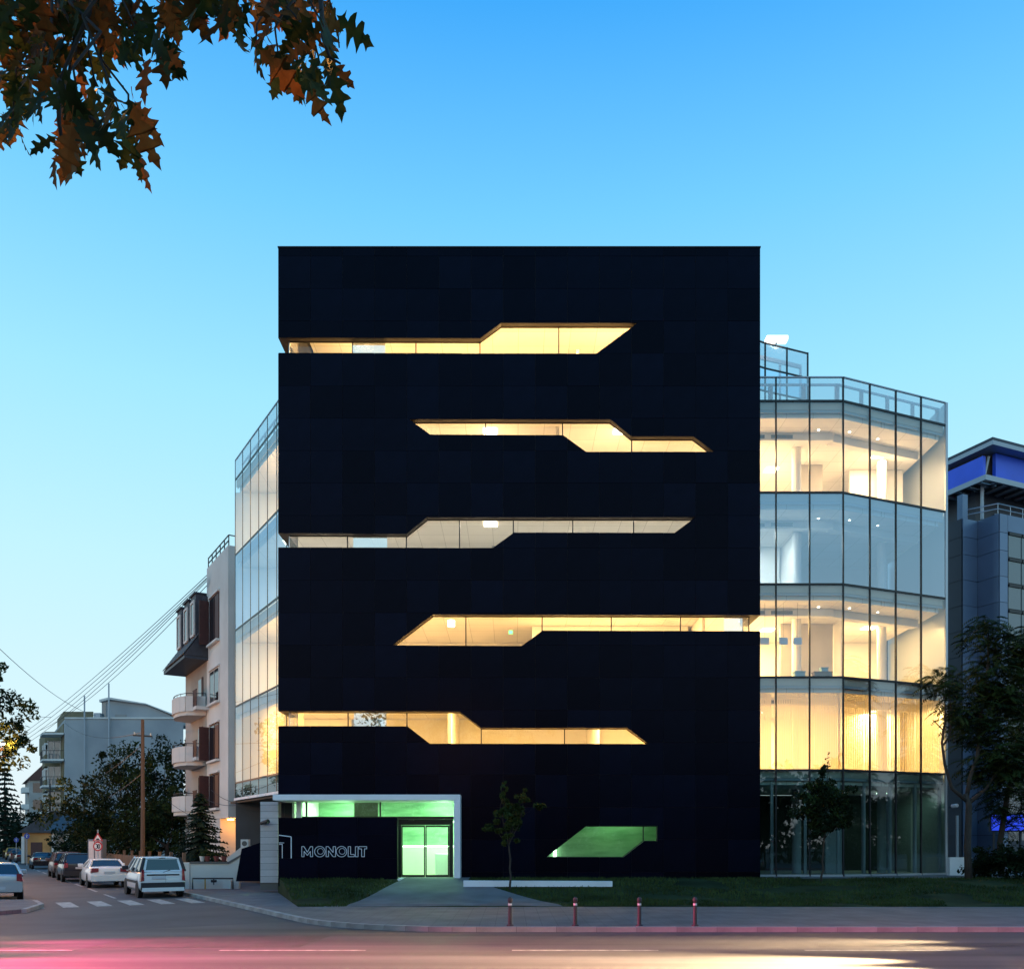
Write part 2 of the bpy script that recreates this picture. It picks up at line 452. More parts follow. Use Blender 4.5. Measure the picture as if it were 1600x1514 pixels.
# pavement of the building's block, rounded at the street corner
KN, KR = 8.0, 6.0
kc = Vector(((KN + KR - ST * (BY1 + KR)) / CT, BY1 + KR, 0))
arc = []
a0_, a1_ = -math.pi + TH, -math.pi / 2
for i in range(11):
    a = a0_ + (a1_ - a0_) * i / 10
    arc.append(Vector((kc.x + KR * math.cos(a), kc.y + KR * math.sin(a), 0)))
edge = [S(KN, 260)] + arc + [Vector((130, BY1, 0))]
pav = MB().prism([(p.x, p.y, -0.03) for p in edge] + [(130, 320, -0.03)], (0, 0, 0.15)).build('pavement', 'paver', kind='structure')
def kerb_run(pts, parent, w=0.16, top=0.128, step=1.0, limit=90):
    k = 0
    for a, b in zip(pts, pts[1:]):
        L = (b - a).length; n = max(1, round(L / step)); d = (b - a) / n; u = d.normalized(); nrm = Vector((-u.y, u.x, 0))
        for i in range(n):
            if k >= limit: return
            p, q = a + d * i + u * 0.006, a + d * (i + 1) - u * 0.006
            MB().prism([(p.x - nrm.x * .01, p.y - nrm.y * .01, -0.03), (q.x - nrm.x * .01, q.y - nrm.y * .01, -0.03),
                        (q.x + nrm.x * w, q.y + nrm.y * w, -0.03), (p.x + nrm.x * w, p.y + nrm.y * w, -0.03)], (0, 0, top + .03 + rng.uniform(-.003, .004))).build('kerb_stone', 'kerb', parent)
            k += 1
kerb_run([S(KN, 60)] + arc + [Vector((18, BY1, 0))], pav)
left_pts = [S(.1, 260), S(.1, 38.2), S(2.2, 36.4), S(2.25, 34.0), S(1.6, 31.6), S(-1.0, 29.4), S(-5, 27.6), S(-60, 0)]
pav2 = MB().prism([(p.x, p.y, -0.03) for p in left_pts] + [(-200, 0, -.03), (-220, 200, -.03)], (0, 0, 0.15)).build('pavement', 'paver', kind='structure')
kerb_run([left_pts[4], left_pts[3], left_pts[2], left_pts[1], S(.1, 60)], pav2, w=-0.16)
# the near pavement behind the camera
MB().prism([(-160, -20, -0.03), (160, -20, -0.03), (160, BY0, -0.03), (-160, BY0, -0.03)], (0, 0, 0.15)).build('near_pavement', 'paver', kind='structure')
# road markings
rm = props(bpy.data.objects.new('road_marking', None), kind='structure'); col.objects.link(rm)
def strip(pts, z=0.008): return MB().add([(p.x, p.y, z) for p in pts], [tuple(range(len(pts)))]).build('painted_line', 'road_paint', rm)
for i in range(7):                          # zebra crossing over the mouth of the side street
    n0 = 2.9 + i * 1.05 - 1.0
    strip([S(n0, 33.4), S(n0 + .5, 33.4), S(n0 + .5, 36.4), S(n0, 36.4)])
for i in range(9):                          # dashed edge of the parking lane
    t0 = 38.0 + i * 5.6
    strip([S(5.15, t0), S(5.27, t0), S(5.27, t0 + 3.2), S(5.15, t0 + 3.2)])
for Yl in (17.9, 10.4):
    for i in range(-4, 5):
        strip([Vector((i * 6.0, Yl, 0)), Vector((i * 6.0 + 3, Yl, 0)), Vector((i * 6.0 + 3, Yl + .12, 0)), Vector((i * 6.0, Yl + .12, 0))])
for Yl in (14.05, 14.35):
    strip([Vector((-60, Yl, 0)), Vector((60, Yl, 0)), Vector((60, Yl + .12, 0)), Vector((-60, Yl + .12, 0))])
# sloping lawn in front of the building
ZB = 0.72
def lz(Y):
    u = max(0.0, min(1.0, (Y - 28.7) / 7.6)); u = u * u * (3 - 2 * u)
    return 0.135 + (ZB - 0.135) * u
def lxl(Y): return -7.05 - (Y - 28.8) * 0.345
lawn = MB(); NY, NX = 24, 70
rows = [28.7 + (37.0 - 28.7) * j / NY for j in range(NY + 1)]
for Y in rows:
    for i in range(NX + 1):
        x = lxl(Y) + (46 - lxl(Y)) * (i / NX) ** 1.3
        lawn.v.append((x, Y, lz(Y) + 0.03 * noise.noise(Vector((x * .6, Y * .6, 0)))))
for j in range(NY):
    for i in range(NX):
        a = j * (NX + 1) + i; lawn.f.append((a, a + 1, a + NX + 2, a + NX + 1))
b1 = len(lawn.v)
for i in range(NX + 1): lawn.v.append((lawn.v[i][0], rows[0] - .04, 0.06))
for i in range(NX): lawn.f.append((b1 + i, b1 + i + 1, i + 1, i))
b0 = len(lawn.v)
for Y in rows: lawn.v.append((lxl(Y), Y, 0.05))
for j in range(NY): lawn.f.append((b0 + j, j * (NX + 1), (j + 1) * (NX + 1), b0 + j + 1))
lawn.smooth = True
lawn.build('lawn', 'lawn', kind='structure')
MB().prism([(10.4, 36.95, 0), (50, 36.95, 0), (50, 60, 0), (10.4, 60, 0)], (0, 0, ZB - .004)).build('forecourt', 'paving_base', kind='structure')
# paved way up to the door
way = MB()
for j in range(NY + 1):
    Y = rows[j]
    way.v += [(-4.45 - max(0, 35 - Y) * .16, Y, lz(Y) + .045 - .062 * (j == 0)), (-1.75 + max(0, 35 - Y) * .55, Y, lz(Y) + .045 - .062 * (j == 0))]
for j in range(NY): way.f.append((2 * j, 2 * j + 1, 2 * j + 3, 2 * j + 2))
way.build('entrance_path', 'paving_base', kind='structure')
# grass blades on the lawn
gb = MB(); rg = random.Random(3)
for k in range(42000):
    Y = 28.75 + 8.1 * rg.random() ** 1.2; x = lxl(Y) + rg.random() * (24 - lxl(Y))
    if -4.5 - max(0, 35 - Y) * .16 < x < -1.7 + max(0, 35 - Y) * .55: continue
    if noise.noise(Vector((x * .35, Y * .5, 3))) < -0.25: continue
    z = lz(Y) + 0.03 * noise.noise(Vector((x * .6, Y * .6, 0))); h = rg.uniform(.05, .12); a = rg.uniform(0, 6.28); w = .02
    dx, dy = math.cos(a) * w, math.sin(a) * w; b = len(gb.v)
    gb.v += [(x - dx, Y - dy, z), (x + dx, Y + dy, z), (x + rg.uniform(-.05, .05), Y + rg.uniform(-.05, .05), z + h)]; gb.f.append((b, b + 1, b + 2))
gb.build('grass', 'grass', label='short dark grass on the slope before the black building', cat='grass', kind='stuff')

# ================================================================= the black office building
D = 37.0                                   # its front stands this far off
bld = thing('office_building', 'tall black slab office building with angular lit window slits and glass wings', 'building', (0.3, 41, ZB - .02))
def fx(px): return (px - CX) / 37.0
def fz(py): return CH + (HY - py) / 37.0
BXL, BXR, BZT = fx(435), fx(1187.5), fz(385.5)
GD, WY = 37.34, 38.95                      # depth of the recessed window glass; front plane of the glass wings
BACKY = 47.6
LEV = [ZB, 5.445, 9.57, 13.70, 17.77, 21.84, 25.95]
ROWS = [
    ([(433, 527.5), (750, 528.5), (783, 504.5), (996.5, 504.5)], [(433, 551.5), (932, 552.5), (996.5, 504.5)], [551, 650, 750, 873], 5),
    ([(639, 655), (954, 655.5), (987, 682), (1084, 682), (1116, 706)], [(639, 655), (672, 679), (880, 680), (916, 706), (1116, 706)], [759, 879, 987], 4),
    ([(433, 833), (635, 834), (667, 808), (1087, 808)], [(433, 855), (770, 856), (803, 832), (1054, 832.5), (1087, 808)], [543, 635, 718, 802, 895, 990], 3),
    ([(613, 1008), (676, 960), (1190, 961)], [(613, 1008), (815, 1009), (848, 985), (1190, 986)], [728, 847, 955, 1063], 2),
    ([(433, 1111), (718, 1111.5), (752, 1137), (980, 1137), (1014, 1162)], [(433, 1134), (636, 1134.5), (671, 1161.5), (1014, 1162)], [544, 636, 752, 882], 1),
    ([(853, 1339), (916, 1290), (1027, 1290)], [(853, 1339), (974, 1339), (1006, 1314), (1027, 1314)], [1005], 0)]
OPEN = []
for tp, bt, ml, lv in ROWS:
    tw = [(fx(x), fz(y)) for x, y in tp]; bw = [(fx(x), fz(y)) for x, y in bt]
    OPEN.append((tw, bw, [XA(m, GD) for m in ml], lv))
HOLES = [q for tw, bw, _, _ in OPEN for q in slabs(tw, bw)]
ENT = [(fx(433), ZB - 1), (fx(716), ZB - 1), (fx(716), fz(1246)), (fx(433), fz(1246))]     # entrance recess
HOLES.append(ENT)
def cut(rect):
    ps = [rect]
    for h in HOLES: ps = subtract(ps, h)
    return ps
# cladding: one panel per field of the grid, cut round the openings
ncol = 15; pw_ = (BXR - BXL) / ncol; ph_ = 50.6 / 37.0
zrow = []; z_ = fz(400.5)
while z_ > ZB - 0.02: zrow.append(z_); z_ -= ph_
zrow = [BZT - .05] + zrow + [ZB - .02]
G = 0.006
for za, zb in zip(zrow, zrow[1:]):
    for c in range(ncol):
        x0, x1 = BXL + c * pw_ + G, BXL + (c + 1) * pw_ - G
        ps = cut([(x0, zb + G), (x1, zb + G), (x1, za - G), (x0, za - G)])
        if not ps: continue
        comps = []
        for q in ps:
            hit = [c_ for c_ in comps if any(min(p[0] for p in o_) < max(p[0] for p in q) + 1e-4 and max(p[0] for p in o_) > min(p[0] for p in q) - 1e-4 and
                   min(p[1] for p in o_) < max(p[1] for p in q) + 1e-4 and max(p[1] for p in o_) > min(p[1] for p in q) - 1e-4 for o_ in c_)]
            new = [q]
            for c_ in hit: new += c_; comps.remove(c_)
            comps.append(new)
        for cp in comps:
            m = MB(); dy = rng.uniform(-.004, .004)
            tx, tz = rng.uniform(-.006, .006), rng.uniform(-.006, .006); cxp, czp = (x0 + x1) / 2, (za + zb) / 2
            for q in cp: m.prism([(p[0], D + dy + (p[0] - cxp) * tx + (p[1] - czp) * tz, p[1]) for p in q], (0, 0.03, 0))
            m.build('facade_panel', 'black_panel', bld)
m = MB()
for q in cut([(BXL + .01, ZB - .02), (BXR - .01, ZB - .02), (BXR - .01, BZT - .07), (BXL + .01, BZT - .07)]):
    m.prism([(p[0], D + .04, p[1]) for p in q], (0, GD + .02 - D - .04, 0))
m.build('facade_wall', 'reveal', bld)
# side returns of the slab, notched where the slits wrap the corner
def side(x0, x1, cuts, outer):
    zs = [ZB - .02]
    for a, b in cuts: zs += [a, b]
    zs.append(BZT - .07)
    for a, b in zip(zs[::2], zs[1::2]):
        MB().box(x0, x1, GD + .025, WY - .03, a, b).build('side_wall', 'reveal', bld)
        h = (b - a) / max(1, round((b - a) / 1.37)); k = a
        while k < b - .05:
            MB().box(outer - .018, outer + .018, D + .035, WY - .04, k + G, k + h - G).build('side_panel', 'black_panel', bld); k += h
side(BXL + .02, BXL + .36, [(ZB - .02, fz(1250)), (fz(1134), fz(1111)), (fz(855), fz(833)), (fz(551.5), fz(527.5))], BXL)
side(BXR - .36, BXR - .02, [(fz(986), fz(961))], BXR)
MB().box(BXL - .03, BXR + .03, D - .03, WY + .1, BZT - .05, BZT).build('roof_coping', 'black_metal', bld)
MB().box(BXL + .02, BXR - .02, BACKY + .01, BACKY + .2, LEV[5] + .02, BZT - .08).build('penthouse_wall', 'black_panel', bld)
for x in (BXL + .02, BXR - .36): MB().box(x, x + .34, WY - .02, BACKY, LEV[5] + .02, BZT - .08).build('penthouse_wall', 'black_panel', bld)
MB().box(BXL + .37, BXR - .37, GD + .05, BACKY, LEV[6] + .05, LEV[6] + .3).build('roof_slab', 'black_backing', bld)
# glazing in the slits: each pane between two mullions
for tw, bw, ml, lv in OPEN:
    xa, xb = tw[0][0], tw[-1][0]
    if lv in (5, 3, 1): xa = XA(452.5, GD)
    if lv == 2: xb = XA(1169.5, GD)
    ed = [xa] + ml + [xb]
    for p, q in zip(ed, ed[1:]):
        m = MB()
        for sl in slabs(tw, bw, p + .018, q - .018):
            m.add([(v[0], GD, v[1]) for v in sl], [tuple(range(len(sl)))])
        if m.v: m.build('window_pane', 'glass_green' if lv == 0 else 'glass_front', bld)
    for x in ml:
        MB().box(x - .022, x + .022, GD - .035, GD + .03, interp(bw, x), interp(tw, x)).build('window_mullion', 'mullion', bld)
    for pl, dz in ((tw, -.025), (bw, .025)):
        for (x0, z0), (x1, z1) in zip(pl, pl[1:]):
            x0_, x1_ = max(x0, xa), min(x1, xb)
            if x1_ - x0_ < .02: continue
            f0, f1 = interp(pl, x0_), interp(pl, x1_)
            MB().prism([(x0_, GD - .02, f0), (x1_, GD - .02, f1), (x1_, GD - .02, f1 + dz), (x0_, GD - .02, f0 + dz)], (0, .035, 0)).build('window_rail', 'mullion', bld)
    for va, vb in ({5: [(551, 602)], 3: [(552, 605)], 1: [(553, 604)], 2: [(1131, 1160)]}.get(lv, [])):
        va, vb = XA(va, GD - .03), XA(vb, GD - .03); z0, z1 = interp(bw, va) + .03, interp(tw, va) - .03
        MB().add([(va, GD - .03, z0), (vb, GD - .03, z0), (vb, GD - .045, z1), (va, GD - .045, z1)], [(0, 1, 2, 3)]).build('vent_pane', 'glass_vent', bld)
    if lv in (5, 3, 1):
        MB().add([(xa, GD, bw[0][1]), (xa, WY, bw[0][1]), (xa, WY, tw[0][1]), (xa, GD, tw[0][1])], [(0, 1, 2, 3)]).build('window_pane', 'glass_front', bld)
        MB().box(xa - .03, xa + .012, GD - .035, GD + .012, bw[0][1], tw[0][1]).build('corner_post', 'alu', bld)
    if lv == 2:
        MB().add([(xb, GD, bw[-1][1]), (xb, WY, bw[-1][1]), (xb, WY, tw[-1][1]), (xb, GD, tw[-1][1])], [(0, 1, 2, 3)]).build('window_pane', 'glass_front', bld)
        MB().box(xb - .012, xb + .03, GD - .035, GD + .012, bw[-1][1], tw[-1][1]).build('corner_post', 'mullion', bld)

# floors, ceilings and walls inside -------------------------------------
NW = 12.57                                  # line of the left glass wing, parallel to the side street
def lw_pt(Y, off=0.0): return ((NW + off - ST * Y) / CT, Y)
E0, E1 = (14.72, WY), (20.40, 41.22)        # the right wing bends here
def foot(inset):
    l0, l1 = lw_pt(WY + .12, inset), lw_pt(BACKY, inset)
    return [(BXL + .40 if True else 0, GD + .06), (BXR - .42, GD + .06), (BXR - .42, WY + inset), (E0[0] - .3 * inset, WY + inset), (E1[0] - inset, E1[1] + .6 * inset),
            (E1[0] - inset, BACKY), l1, (max(l0[0], BXL + .40), WY + .12)]
FP = foot(0.10)
FPU = foot(0.26)
for i in range(1, 6):
    fp = FP if i < 5 else [(BXL + .4, GD + .06), (BXR - .42, GD + .06), (BXR - .42, BACKY), (BXL + .4, BACKY)]
    z0 = LEV[i] - .34
    MB().prism([(x, y, z0) for x, y in FP], (0, 0, .34)).build('floor_slab', 'inner_floor', bld)
    MB().prism([(x, y, z0 - .30) for x, y in FPU], (0, 0, .28)).build('suspended_ceiling', 'ceiling', bld)
MB().prism([(x, y, LEV[6] - .35) for x, y in [(BXL + .4, GD + .06), (BXR - .42, GD + .06), (BXR - .42, BACKY), (BXL + .4, BACKY)]], (0, 0, .3)).build('suspended_ceiling', 'ceiling', bld)
MB().prism([(x, y, ZB - .1) for x, y in FP], (0, 0, .11)).build('ground_floor_slab', 'inner_floor', bld)
# rear wall per storey with window openings onto the sky
for i in range(0, 6):
    z0, z1 = LEV[i] + .01, LEV[i + 1] - .66
    xl, xr = (lw_pt(BACKY, .1)[0], E1[0] - .1) if i < 5 else (BXL + .4, BXR - .42)
    gaps = {5: [(-8.7, -6.9)], 3: [(-8.7, -6.9), (-2.0, 0.6)], 1: [(-8.7, -6.9)], 2: [(11.2, 12.4)]}.get(i, [])
    xs = [xl] + [g for gp in gaps for g in gp] + [xr]
    for a, b in zip(xs[::2], xs[1::2]):
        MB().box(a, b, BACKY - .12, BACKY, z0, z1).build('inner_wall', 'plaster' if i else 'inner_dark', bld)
    for a, b in gaps:
        MB().add([(a, BACKY - .06, z0), (b, BACKY - .06, z0), (b, BACKY - .06, z1), (a, BACKY - .06, z1)], [(0, 1, 2, 3)]).build('rear_window_pane', 'glass_roof', bld)
# partitions: (level, x0, x1, y0, y1, material)
for lv, x0, x1, y0, y1, mt in [
    (1, 4.0, 4.15, 40, 47.4, 'plaster'), (1, -3.0, -2.85, 41, 47.4, 'plaster'), (1, 15.6, 20.0, 45.2, 45.35, 'plaster'),
    (2, 9.0, 9.15, 41.5, 47.4, 'plaster'), (2, 1.0, 8.8, 43.8, 43.95, 'plaster'), (2, 13.3, 15.9, 43.4, 43.55, 'inner_floor'), (2, 16.0, 16.15, 42.6, 47.4, 'plaster'),
    (3, 13.6, 13.75, 42.4, 47.4, 'plaster'), (3, -1.0, 6.0, 44.0, 44.15, 'slab_edge'), (3, 12.3, 13.5, 44.2, 44.35, 'plaster'),
    (4, 14.2, 15.6, 44.0, 44.15, 'inner_floor'), (4, 17.2, 19.9, 44.6, 44.75, 'plaster'), (4, 2.0, 2.15, 40, 47.4, 'plaster'),
    (5, 3.0, 3.15, 41, 47.4, 'plaster')]:
    MB().box(x0, x1, y0, y1, LEV[lv] + .01, LEV[lv + 1] - .66).build('partition_wall', mt, bld)
for lv in (0, 1, 2, 3, 4):                  # columns
    for x, y in ((13.7, 42.2), (18.4, 43.6)) :
        MB().tube([(x, y, LEV[lv] + .01), (x, y, LEV[lv + 1] - .66)], .22, 16).build('column', 'plaster' if lv else 'slab_edge', bld)
for lv in (1, 2, 3, 4):                     # dropped beams with grilles behind the glass of the right wing
    zt = LEV[lv + 1] - .645
    MB().box(10.3, 14.9, 40.6, 41.0, zt - .34, zt).build('ceiling_beam', 'plaster', bld)
    MB().prism([(14.9, 40.75, zt - .34), (19.8, 42.7, zt - .34), (19.65, 43.1, zt - .34), (14.75, 41.15, zt - .34)], (0, 0, .34)).build('ceiling_beam', 'plaster', bld)
    for gx in (10.7, 12.0):
        MB().box(gx, gx + 1.0, 40.575, 40.595, zt - .26, zt - .10).build('air_grille', 'grille', bld)
# ceiling lights: (level, x, y) square panels and small downlights
LAMP = {1: ((1.0, 0.58, 0.17), 600), 2: ((1.0, 0.61, 0.22), 500), 3: ((1.0, 0.93, 0.80), 280), 4: ((1.0, 0.66, 0.32), 440), 5: ((1.0, 0.63, 0.25), 560)}
for lv, pts in {1: [(-10.5, 43.5), (-7, 40.4), (-1.5, 40.6), (2.4, 40), (6, 40.6), (11.6, 43.6), (12.6, 45.2), (18.6, 44.6)],
                2: [(-11, 43.5), (-6, 41), (-3.8, 39.2), (2.5, 41), (6, 41), (11.4, 42.6), (13.0, 44.6), (18.0, 44.2)],
                3: [(-11, 43.5), (-7.6, 40), (-1, 41), (5, 40), (11.3, 42.2)],
                4: [(-11, 43.5), (-6, 41), (-1, 40.4), (5, 40.4), (11.4, 42.8), (13.2, 44.6), (18, 42.9)],
                5: [(-7, 40.5), (-2.5, 40.0), (0.6, 38.7), (4.0, 39.0), (6.6, 40.5)]}.items():
    c_, e_ = LAMP[lv]; zt = (LEV[lv + 1] - .645 if lv < 5 else LEV[6] - .36)
    for x, y in pts:
        o = MB().box(x - .3, x + .3, y - .3, y + .3, zt - .03, zt - .004).build('ceiling_light', 'glow_warm', bld)
        rw1 = lv == 1 and x > 10
        lamp(o, (x, y, zt - .06), e_ * (1.5 if rw1 else 1), c_, (1.1, 1.1), 'AREA')
        if lv in (1, 2, 4, 5) and not rw1: lamp(o, (x, y, zt - 1.5), e_ * .28, c_, .25)
for lv in (2, 3, 4):
    zt = LEV[lv + 1] - .645
    for x, y in ((14.1, 40.3), (15.6, 40.5), (17.2, 41.2)):
        MB().tube([(x, y, zt - .02), (x, y, zt - .004)], .04, 12).build('downlight', 'glow_white', bld)
MB().tube([(XA(705, 40), 40.0, 12.1), (XA(705, 40), 40.0, 12.35)], .16, 12).build('globe_light', 'glow_white', bld)
MB().box(XA(795, 41), XA(801, 41), 41.0, 41.05, ZA(990, 41), ZA(985, 41)).build('exit_sign', 'glow_exit', bld)

# glass wings ------------------------------------------------------------
def pane_quad(a, b, z0, z1, name, m, ins=.03):
    a, b = Vector((a[0], a[1], 0)), Vector((b[0], b[1], 0)); u = (b - a).normalized() * ins
    return MB().add([(a.x + u.x, a.y + u.y, z0), (b.x - u.x, b.y - u.y, z0), (b.x - u.x, b.y - u.y, z1), (a.x + u.x, a.y + u.y, z1)], [(0, 1, 2, 3)]).build(name, m, bld)
def bar(a, b, z0, z1, name, m, t=.06, out=.05):
    a, b = Vector((a[0], a[1], 0)), Vector((b[0], b[1], 0)); u = (b - a).normalized(); n = Vector((u.y, -u.x, 0))
    return MB().prism([(a.x + n.x * out, a.y + n.y * out, z0), (b.x + n.x * out, b.y + n.y * out, z0),
                       (b.x - n.x * t, b.y - n.y * t, z0), (a.x - n.x * t, a.y - n.y * t, z0)], (0, 0, z1 - z0)).build(name, m, bld)
def lerp2(a, b, t): return (a[0] + (b[0] - a[0]) * t, a[1] + (b[1] - a[1]) * t)
RW = [(10.25, WY), (11.735, WY), (13.23, WY), E0] + [lerp2(E0, E1, k / 4) for k in (1, 2, 3, 4)]
LWING = []
for k in range(8):
    q = Vector(lw_pt(41.2)) - Vector((-ST, CT)) * 1.472 * 2 + Vector((-ST, CT)) * 1.472 * k
    LWING.append((q.x, q.y))
LWING.reverse()
ZTOP = 22.92
def wing(pts, z_bot, mo=.035, mi=.05, bo=.03):
    n = len(pts)
    for k in range(n):
        a, b = pts[max(k - 1, 0)], pts[min(k + 1, n - 1)]
        u = (Vector(b) - Vector(a)).normalized(); p = Vector(pts[k]); nn = Vector((u.y, -u.x))
        w = .030 if mo > .03 else .022
        q = [p - u * w + nn * mo, p + u * w + nn * mo, p + u * w - nn * mi, p - u * w - nn * mi]
        MB().prism([(v.x, v.y, z_bot) for v in q], (0, 0, ZTOP - .01 - z_bot)).build('vertical_mullion', 'mullion' if k < n - 1 else 'alu', bld)
    for a, b in zip(pts, pts[1:]):
        A2, B2 = Vector(a), Vector(b); u = (B2 - A2).normalized() * .036
        a_, b_ = tuple(A2 + u), tuple(B2 - u)
        for lv in range(1, 6):
            bar(a_, b_, LEV[lv] - .045, LEV[lv] + .045, 'transom', 'mullion', .06, bo)
        bar(a_, b_, ZTOP - .05, ZTOP, 'top_rail', 'steel_grey', .05, bo + .01)
        for lv in range(1, 5):
            z0, z1 = LEV[lv] + .045, LEV[lv + 1] - .045
            pane_quad(a, b, z0, z1, 'glass_pane', 'glass_dim' if lv == 3 else 'glass_wing')
            n2 = Vector((u.y, -u.x)).normalized()
            ai, bi = Vector(a) - n2 * .12, Vector(b) - n2 * .12
            bar(tuple(ai + u), tuple(bi - u), z1 - .42, z1 + .0, 'slab_edge_band', 'slab_edge', .03, .0)
        pane_quad(a, b, LEV[5] + .045, ZTOP - .06, 'parapet_glass', 'glass_roof')
        ai, bi = Vector(a) - n2 * .35, Vector(b) - n2 * .35
        bar(tuple(ai), tuple(bi), ZTOP - .22, ZTOP - .12, 'parapet_frame', 'white_metal', .05, 0)
        bar(tuple(bi - u * 6.5), tuple(bi - u), LEV[5] + .05, ZTOP - .22, 'parapet_frame', 'white_metal', .05, 0)
wing(RW, ZB + .02)
wing(LWING, 4.6, .012, .02, .012)
for a, b in zip(RW, RW[1:]):                # ground storey of the right wing
    pane_quad(a, b, ZB + .1, LEV[1] - .045, 'glass_pane', 'glass_ground')
    A2, B2 = Vector(a), Vector(b); u = (B2 - A2).normalized() * .036
    bar(tuple(A2 + u), tuple(B2 - u), ZB + .0, ZB + .09, 'bottom_rail', 'alu', .08, .08)
    n2 = Vector((u.y, -u.x)).normalized()
    bar(tuple(A2 - n2 * .12 + u), tuple(B2 - n2 * .12 - u), LEV[1] - .46, LEV[1] - .045, 'slab_edge_band', 'slab_edge', .03, 0)
    bar(tuple(B2 - n2 * .2 - u * 5), tuple(B2 - n2 * .2 - u * 1.5), ZB + .1, LEV[1] - .5, 'glass_fin', 'alu', .12, 0)
for a, b in zip(LWING, LWING[1:]):          # dark skirt under the left wing
    pane_quad(a, b, 4.62, LEV[1] - .045, 'glass_pane', 'glass_ground')
    A2, B2 = Vector(a), Vector(b); u = (B2 - A2).normalized() * .036; n2 = Vector((u.y, -u.x)).normalized()
    bar(tuple(A2 + u), tuple(B2 - u), 4.50, 4.62, 'bottom_rail', 'white_metal', .1, .08)
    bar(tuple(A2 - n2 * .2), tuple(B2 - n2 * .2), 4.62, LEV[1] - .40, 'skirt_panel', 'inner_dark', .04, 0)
MB().prism([(lw_pt(WY)[0] + .1, WY, 4.38), (lw_pt(48.6)[0] + .1, 48.6, 4.38), (-6, 48.6, 4.38), (-6, WY, 4.38)], (0, 0, .12)).build('wing_soffit', 'reveal', bld)
MB().box(E1[0] + .02, E1[0] + .12, E1[1] + .02, BACKY, ZB, ZTOP).build('wing_end_wall', 'alu', bld)
# vertical blinds behind the lit first storey
for a, b in list(zip(RW, RW[1:])) + list(zip(LWING, LWING[1:])):
    A2, B2 = Vector(a), Vector(b); u = (B2 - A2).normalized(); n2 = Vector((u.y, -u.x)); m = MB(); L = (B2 - A2).length; k = 0.06
    while k < L - .06:
        c = A2 + u * k - n2 * .32; ang = 0.30; d = (u * math.cos(ang) - n2 * math.sin(ang)) * .055
        m.add([(c.x - d.x, c.y - d.y, LEV[1] + .05), (c.x + d.x, c.y + d.y, LEV[1] + .05), (c.x + d.x, c.y + d.y, LEV[2] - .6), (c.x - d.x, c.y - d.y, LEV[2] - .6)], [(0, 1, 2, 3)])
        k += .105
    m.build('vertical_blind', 'blind', bld, kind='stuff')
# roof pavilion of glass
PT = [(XA(1180, 42), 41.85), (XA(1195.5, 42.1), 42.1), (XA(1229.5, 42.55), 42.55), (XA(1262, 43), 43.0)]
for k, p in enumerate(PT):
    MB().box(p[0] - .035, p[0] + .035, p[1] - .035, p[1] + .035, LEV[5] + .1, 26.25).build('pavilion_post', 'mullion', bld)
for a, b in zip(PT, PT[1:]):
    for z in (26.21, 25.0, 23.9): bar(a, b, z - .03, z + .03, 'pavilion_rail', 'mullion', .03, .03)
    pane_quad(a, b, 25.03, 26.18, 'pavilion_glass', 'glass_roof', .05)
    pane_quad(a, b, 23.93, 24.97, 'pavilion_glass', 'glass_dim', .05)
    A2, B2 = Vector(a) + Vector((0, .9)), Vector(b) + Vector((0, .9))
    bar(tuple(A2), tuple(B2), 25.95, 26.15, 'pavilion_frame', 'white_metal', .06, 0)
    MB().box(B2.x - .12, B2.x - .02, B2.y - .06, B2.y, 23.5, 25.95).build('pavilion_frame', 'white_metal', bld)
fl = thing('roof_floodlight', 'glaring white floodlight on the glass roof pavilion', 'floodlight', (XA(1213, 42.2), 42.2, 26.25))
MB().box(fl.location.x - .5, fl.location.x + .5, 42.0, 42.4, 26.33, 26.52).build('lamp_body', 'glow_flood', fl)
MB().box(fl.location.x - .05, fl.location.x + .05, 42.15, 42.25, 26.24, 26.33).build('bracket', 'alu', fl)

# entrance ---------------------------------------------------------------
EY = 36.15
exl, exr = XA(426, EY), XA(719, EY)
bevel(MB().box(exl, exr, EY, GD + .9, ZA(1250, EY), ZA(1241, EY)).build('portal_beam', 'white_metal', bld), .01)
bevel(MB().box(exr - .26, exr, EY, GD + .9, ZB, ZA(1250, EY) - .003).build('portal_post', 'white_metal', bld), .01)
GY = 37.75                                  # lobby glazing line
zh = ZA(1276, GY)
MB().box(-9.3, exr - .27, GY - .05, GY + .05, ZA(1252.5, GY), ZA(1250, GY) + .2).build('clerestory_rail', 'mullion', bld)
MB().box(-9.3, exr - .27, GY - .05, GY + .05, zh - .09, zh + .02).build('clerestory_rail', 'mullion', bld)
ce = [XA(x, GY) for x in (443, 479, 594.5, 708)]
for x in ce[1:3]: MB().box(x - .03, x + .03, GY - .06, GY + .06, zh + .02, ZA(1252.5, GY)).build('clerestory_mullion', 'mullion', bld)
for a, b in zip(ce, ce[1:]):
    MB().add([(a + .03, GY, zh + .02), (b - .03, GY, zh + .02), (b - .03, GY, ZA(1252.5, GY)), (a + .03, GY, ZA(1252.5, GY))], [(0, 1, 2, 3)]).build('clerestory_pane', 'glass_green', bld)
MB().box(XA(464, 37.4), XA(471, 37.4), 37.3, 37.5, ZB, ZA(1250, GY)).build('lobby_column', 'white_metal', bld)
dx = [XA(x, GY) for x in (622, 627, 664.5, 702, 708)]
MB().box(dx[0], dx[4], GY - .09, GY + .06, ZA(1288.5, GY), zh - .095).build('door_header', 'black_metal', bld)
MB().box(XA(639, GY), XA(647, GY), GY - .13, GY - .092, ZA(1282.5, GY), ZA(1279.5, GY)).build('door_sensor', 'mullion', bld)
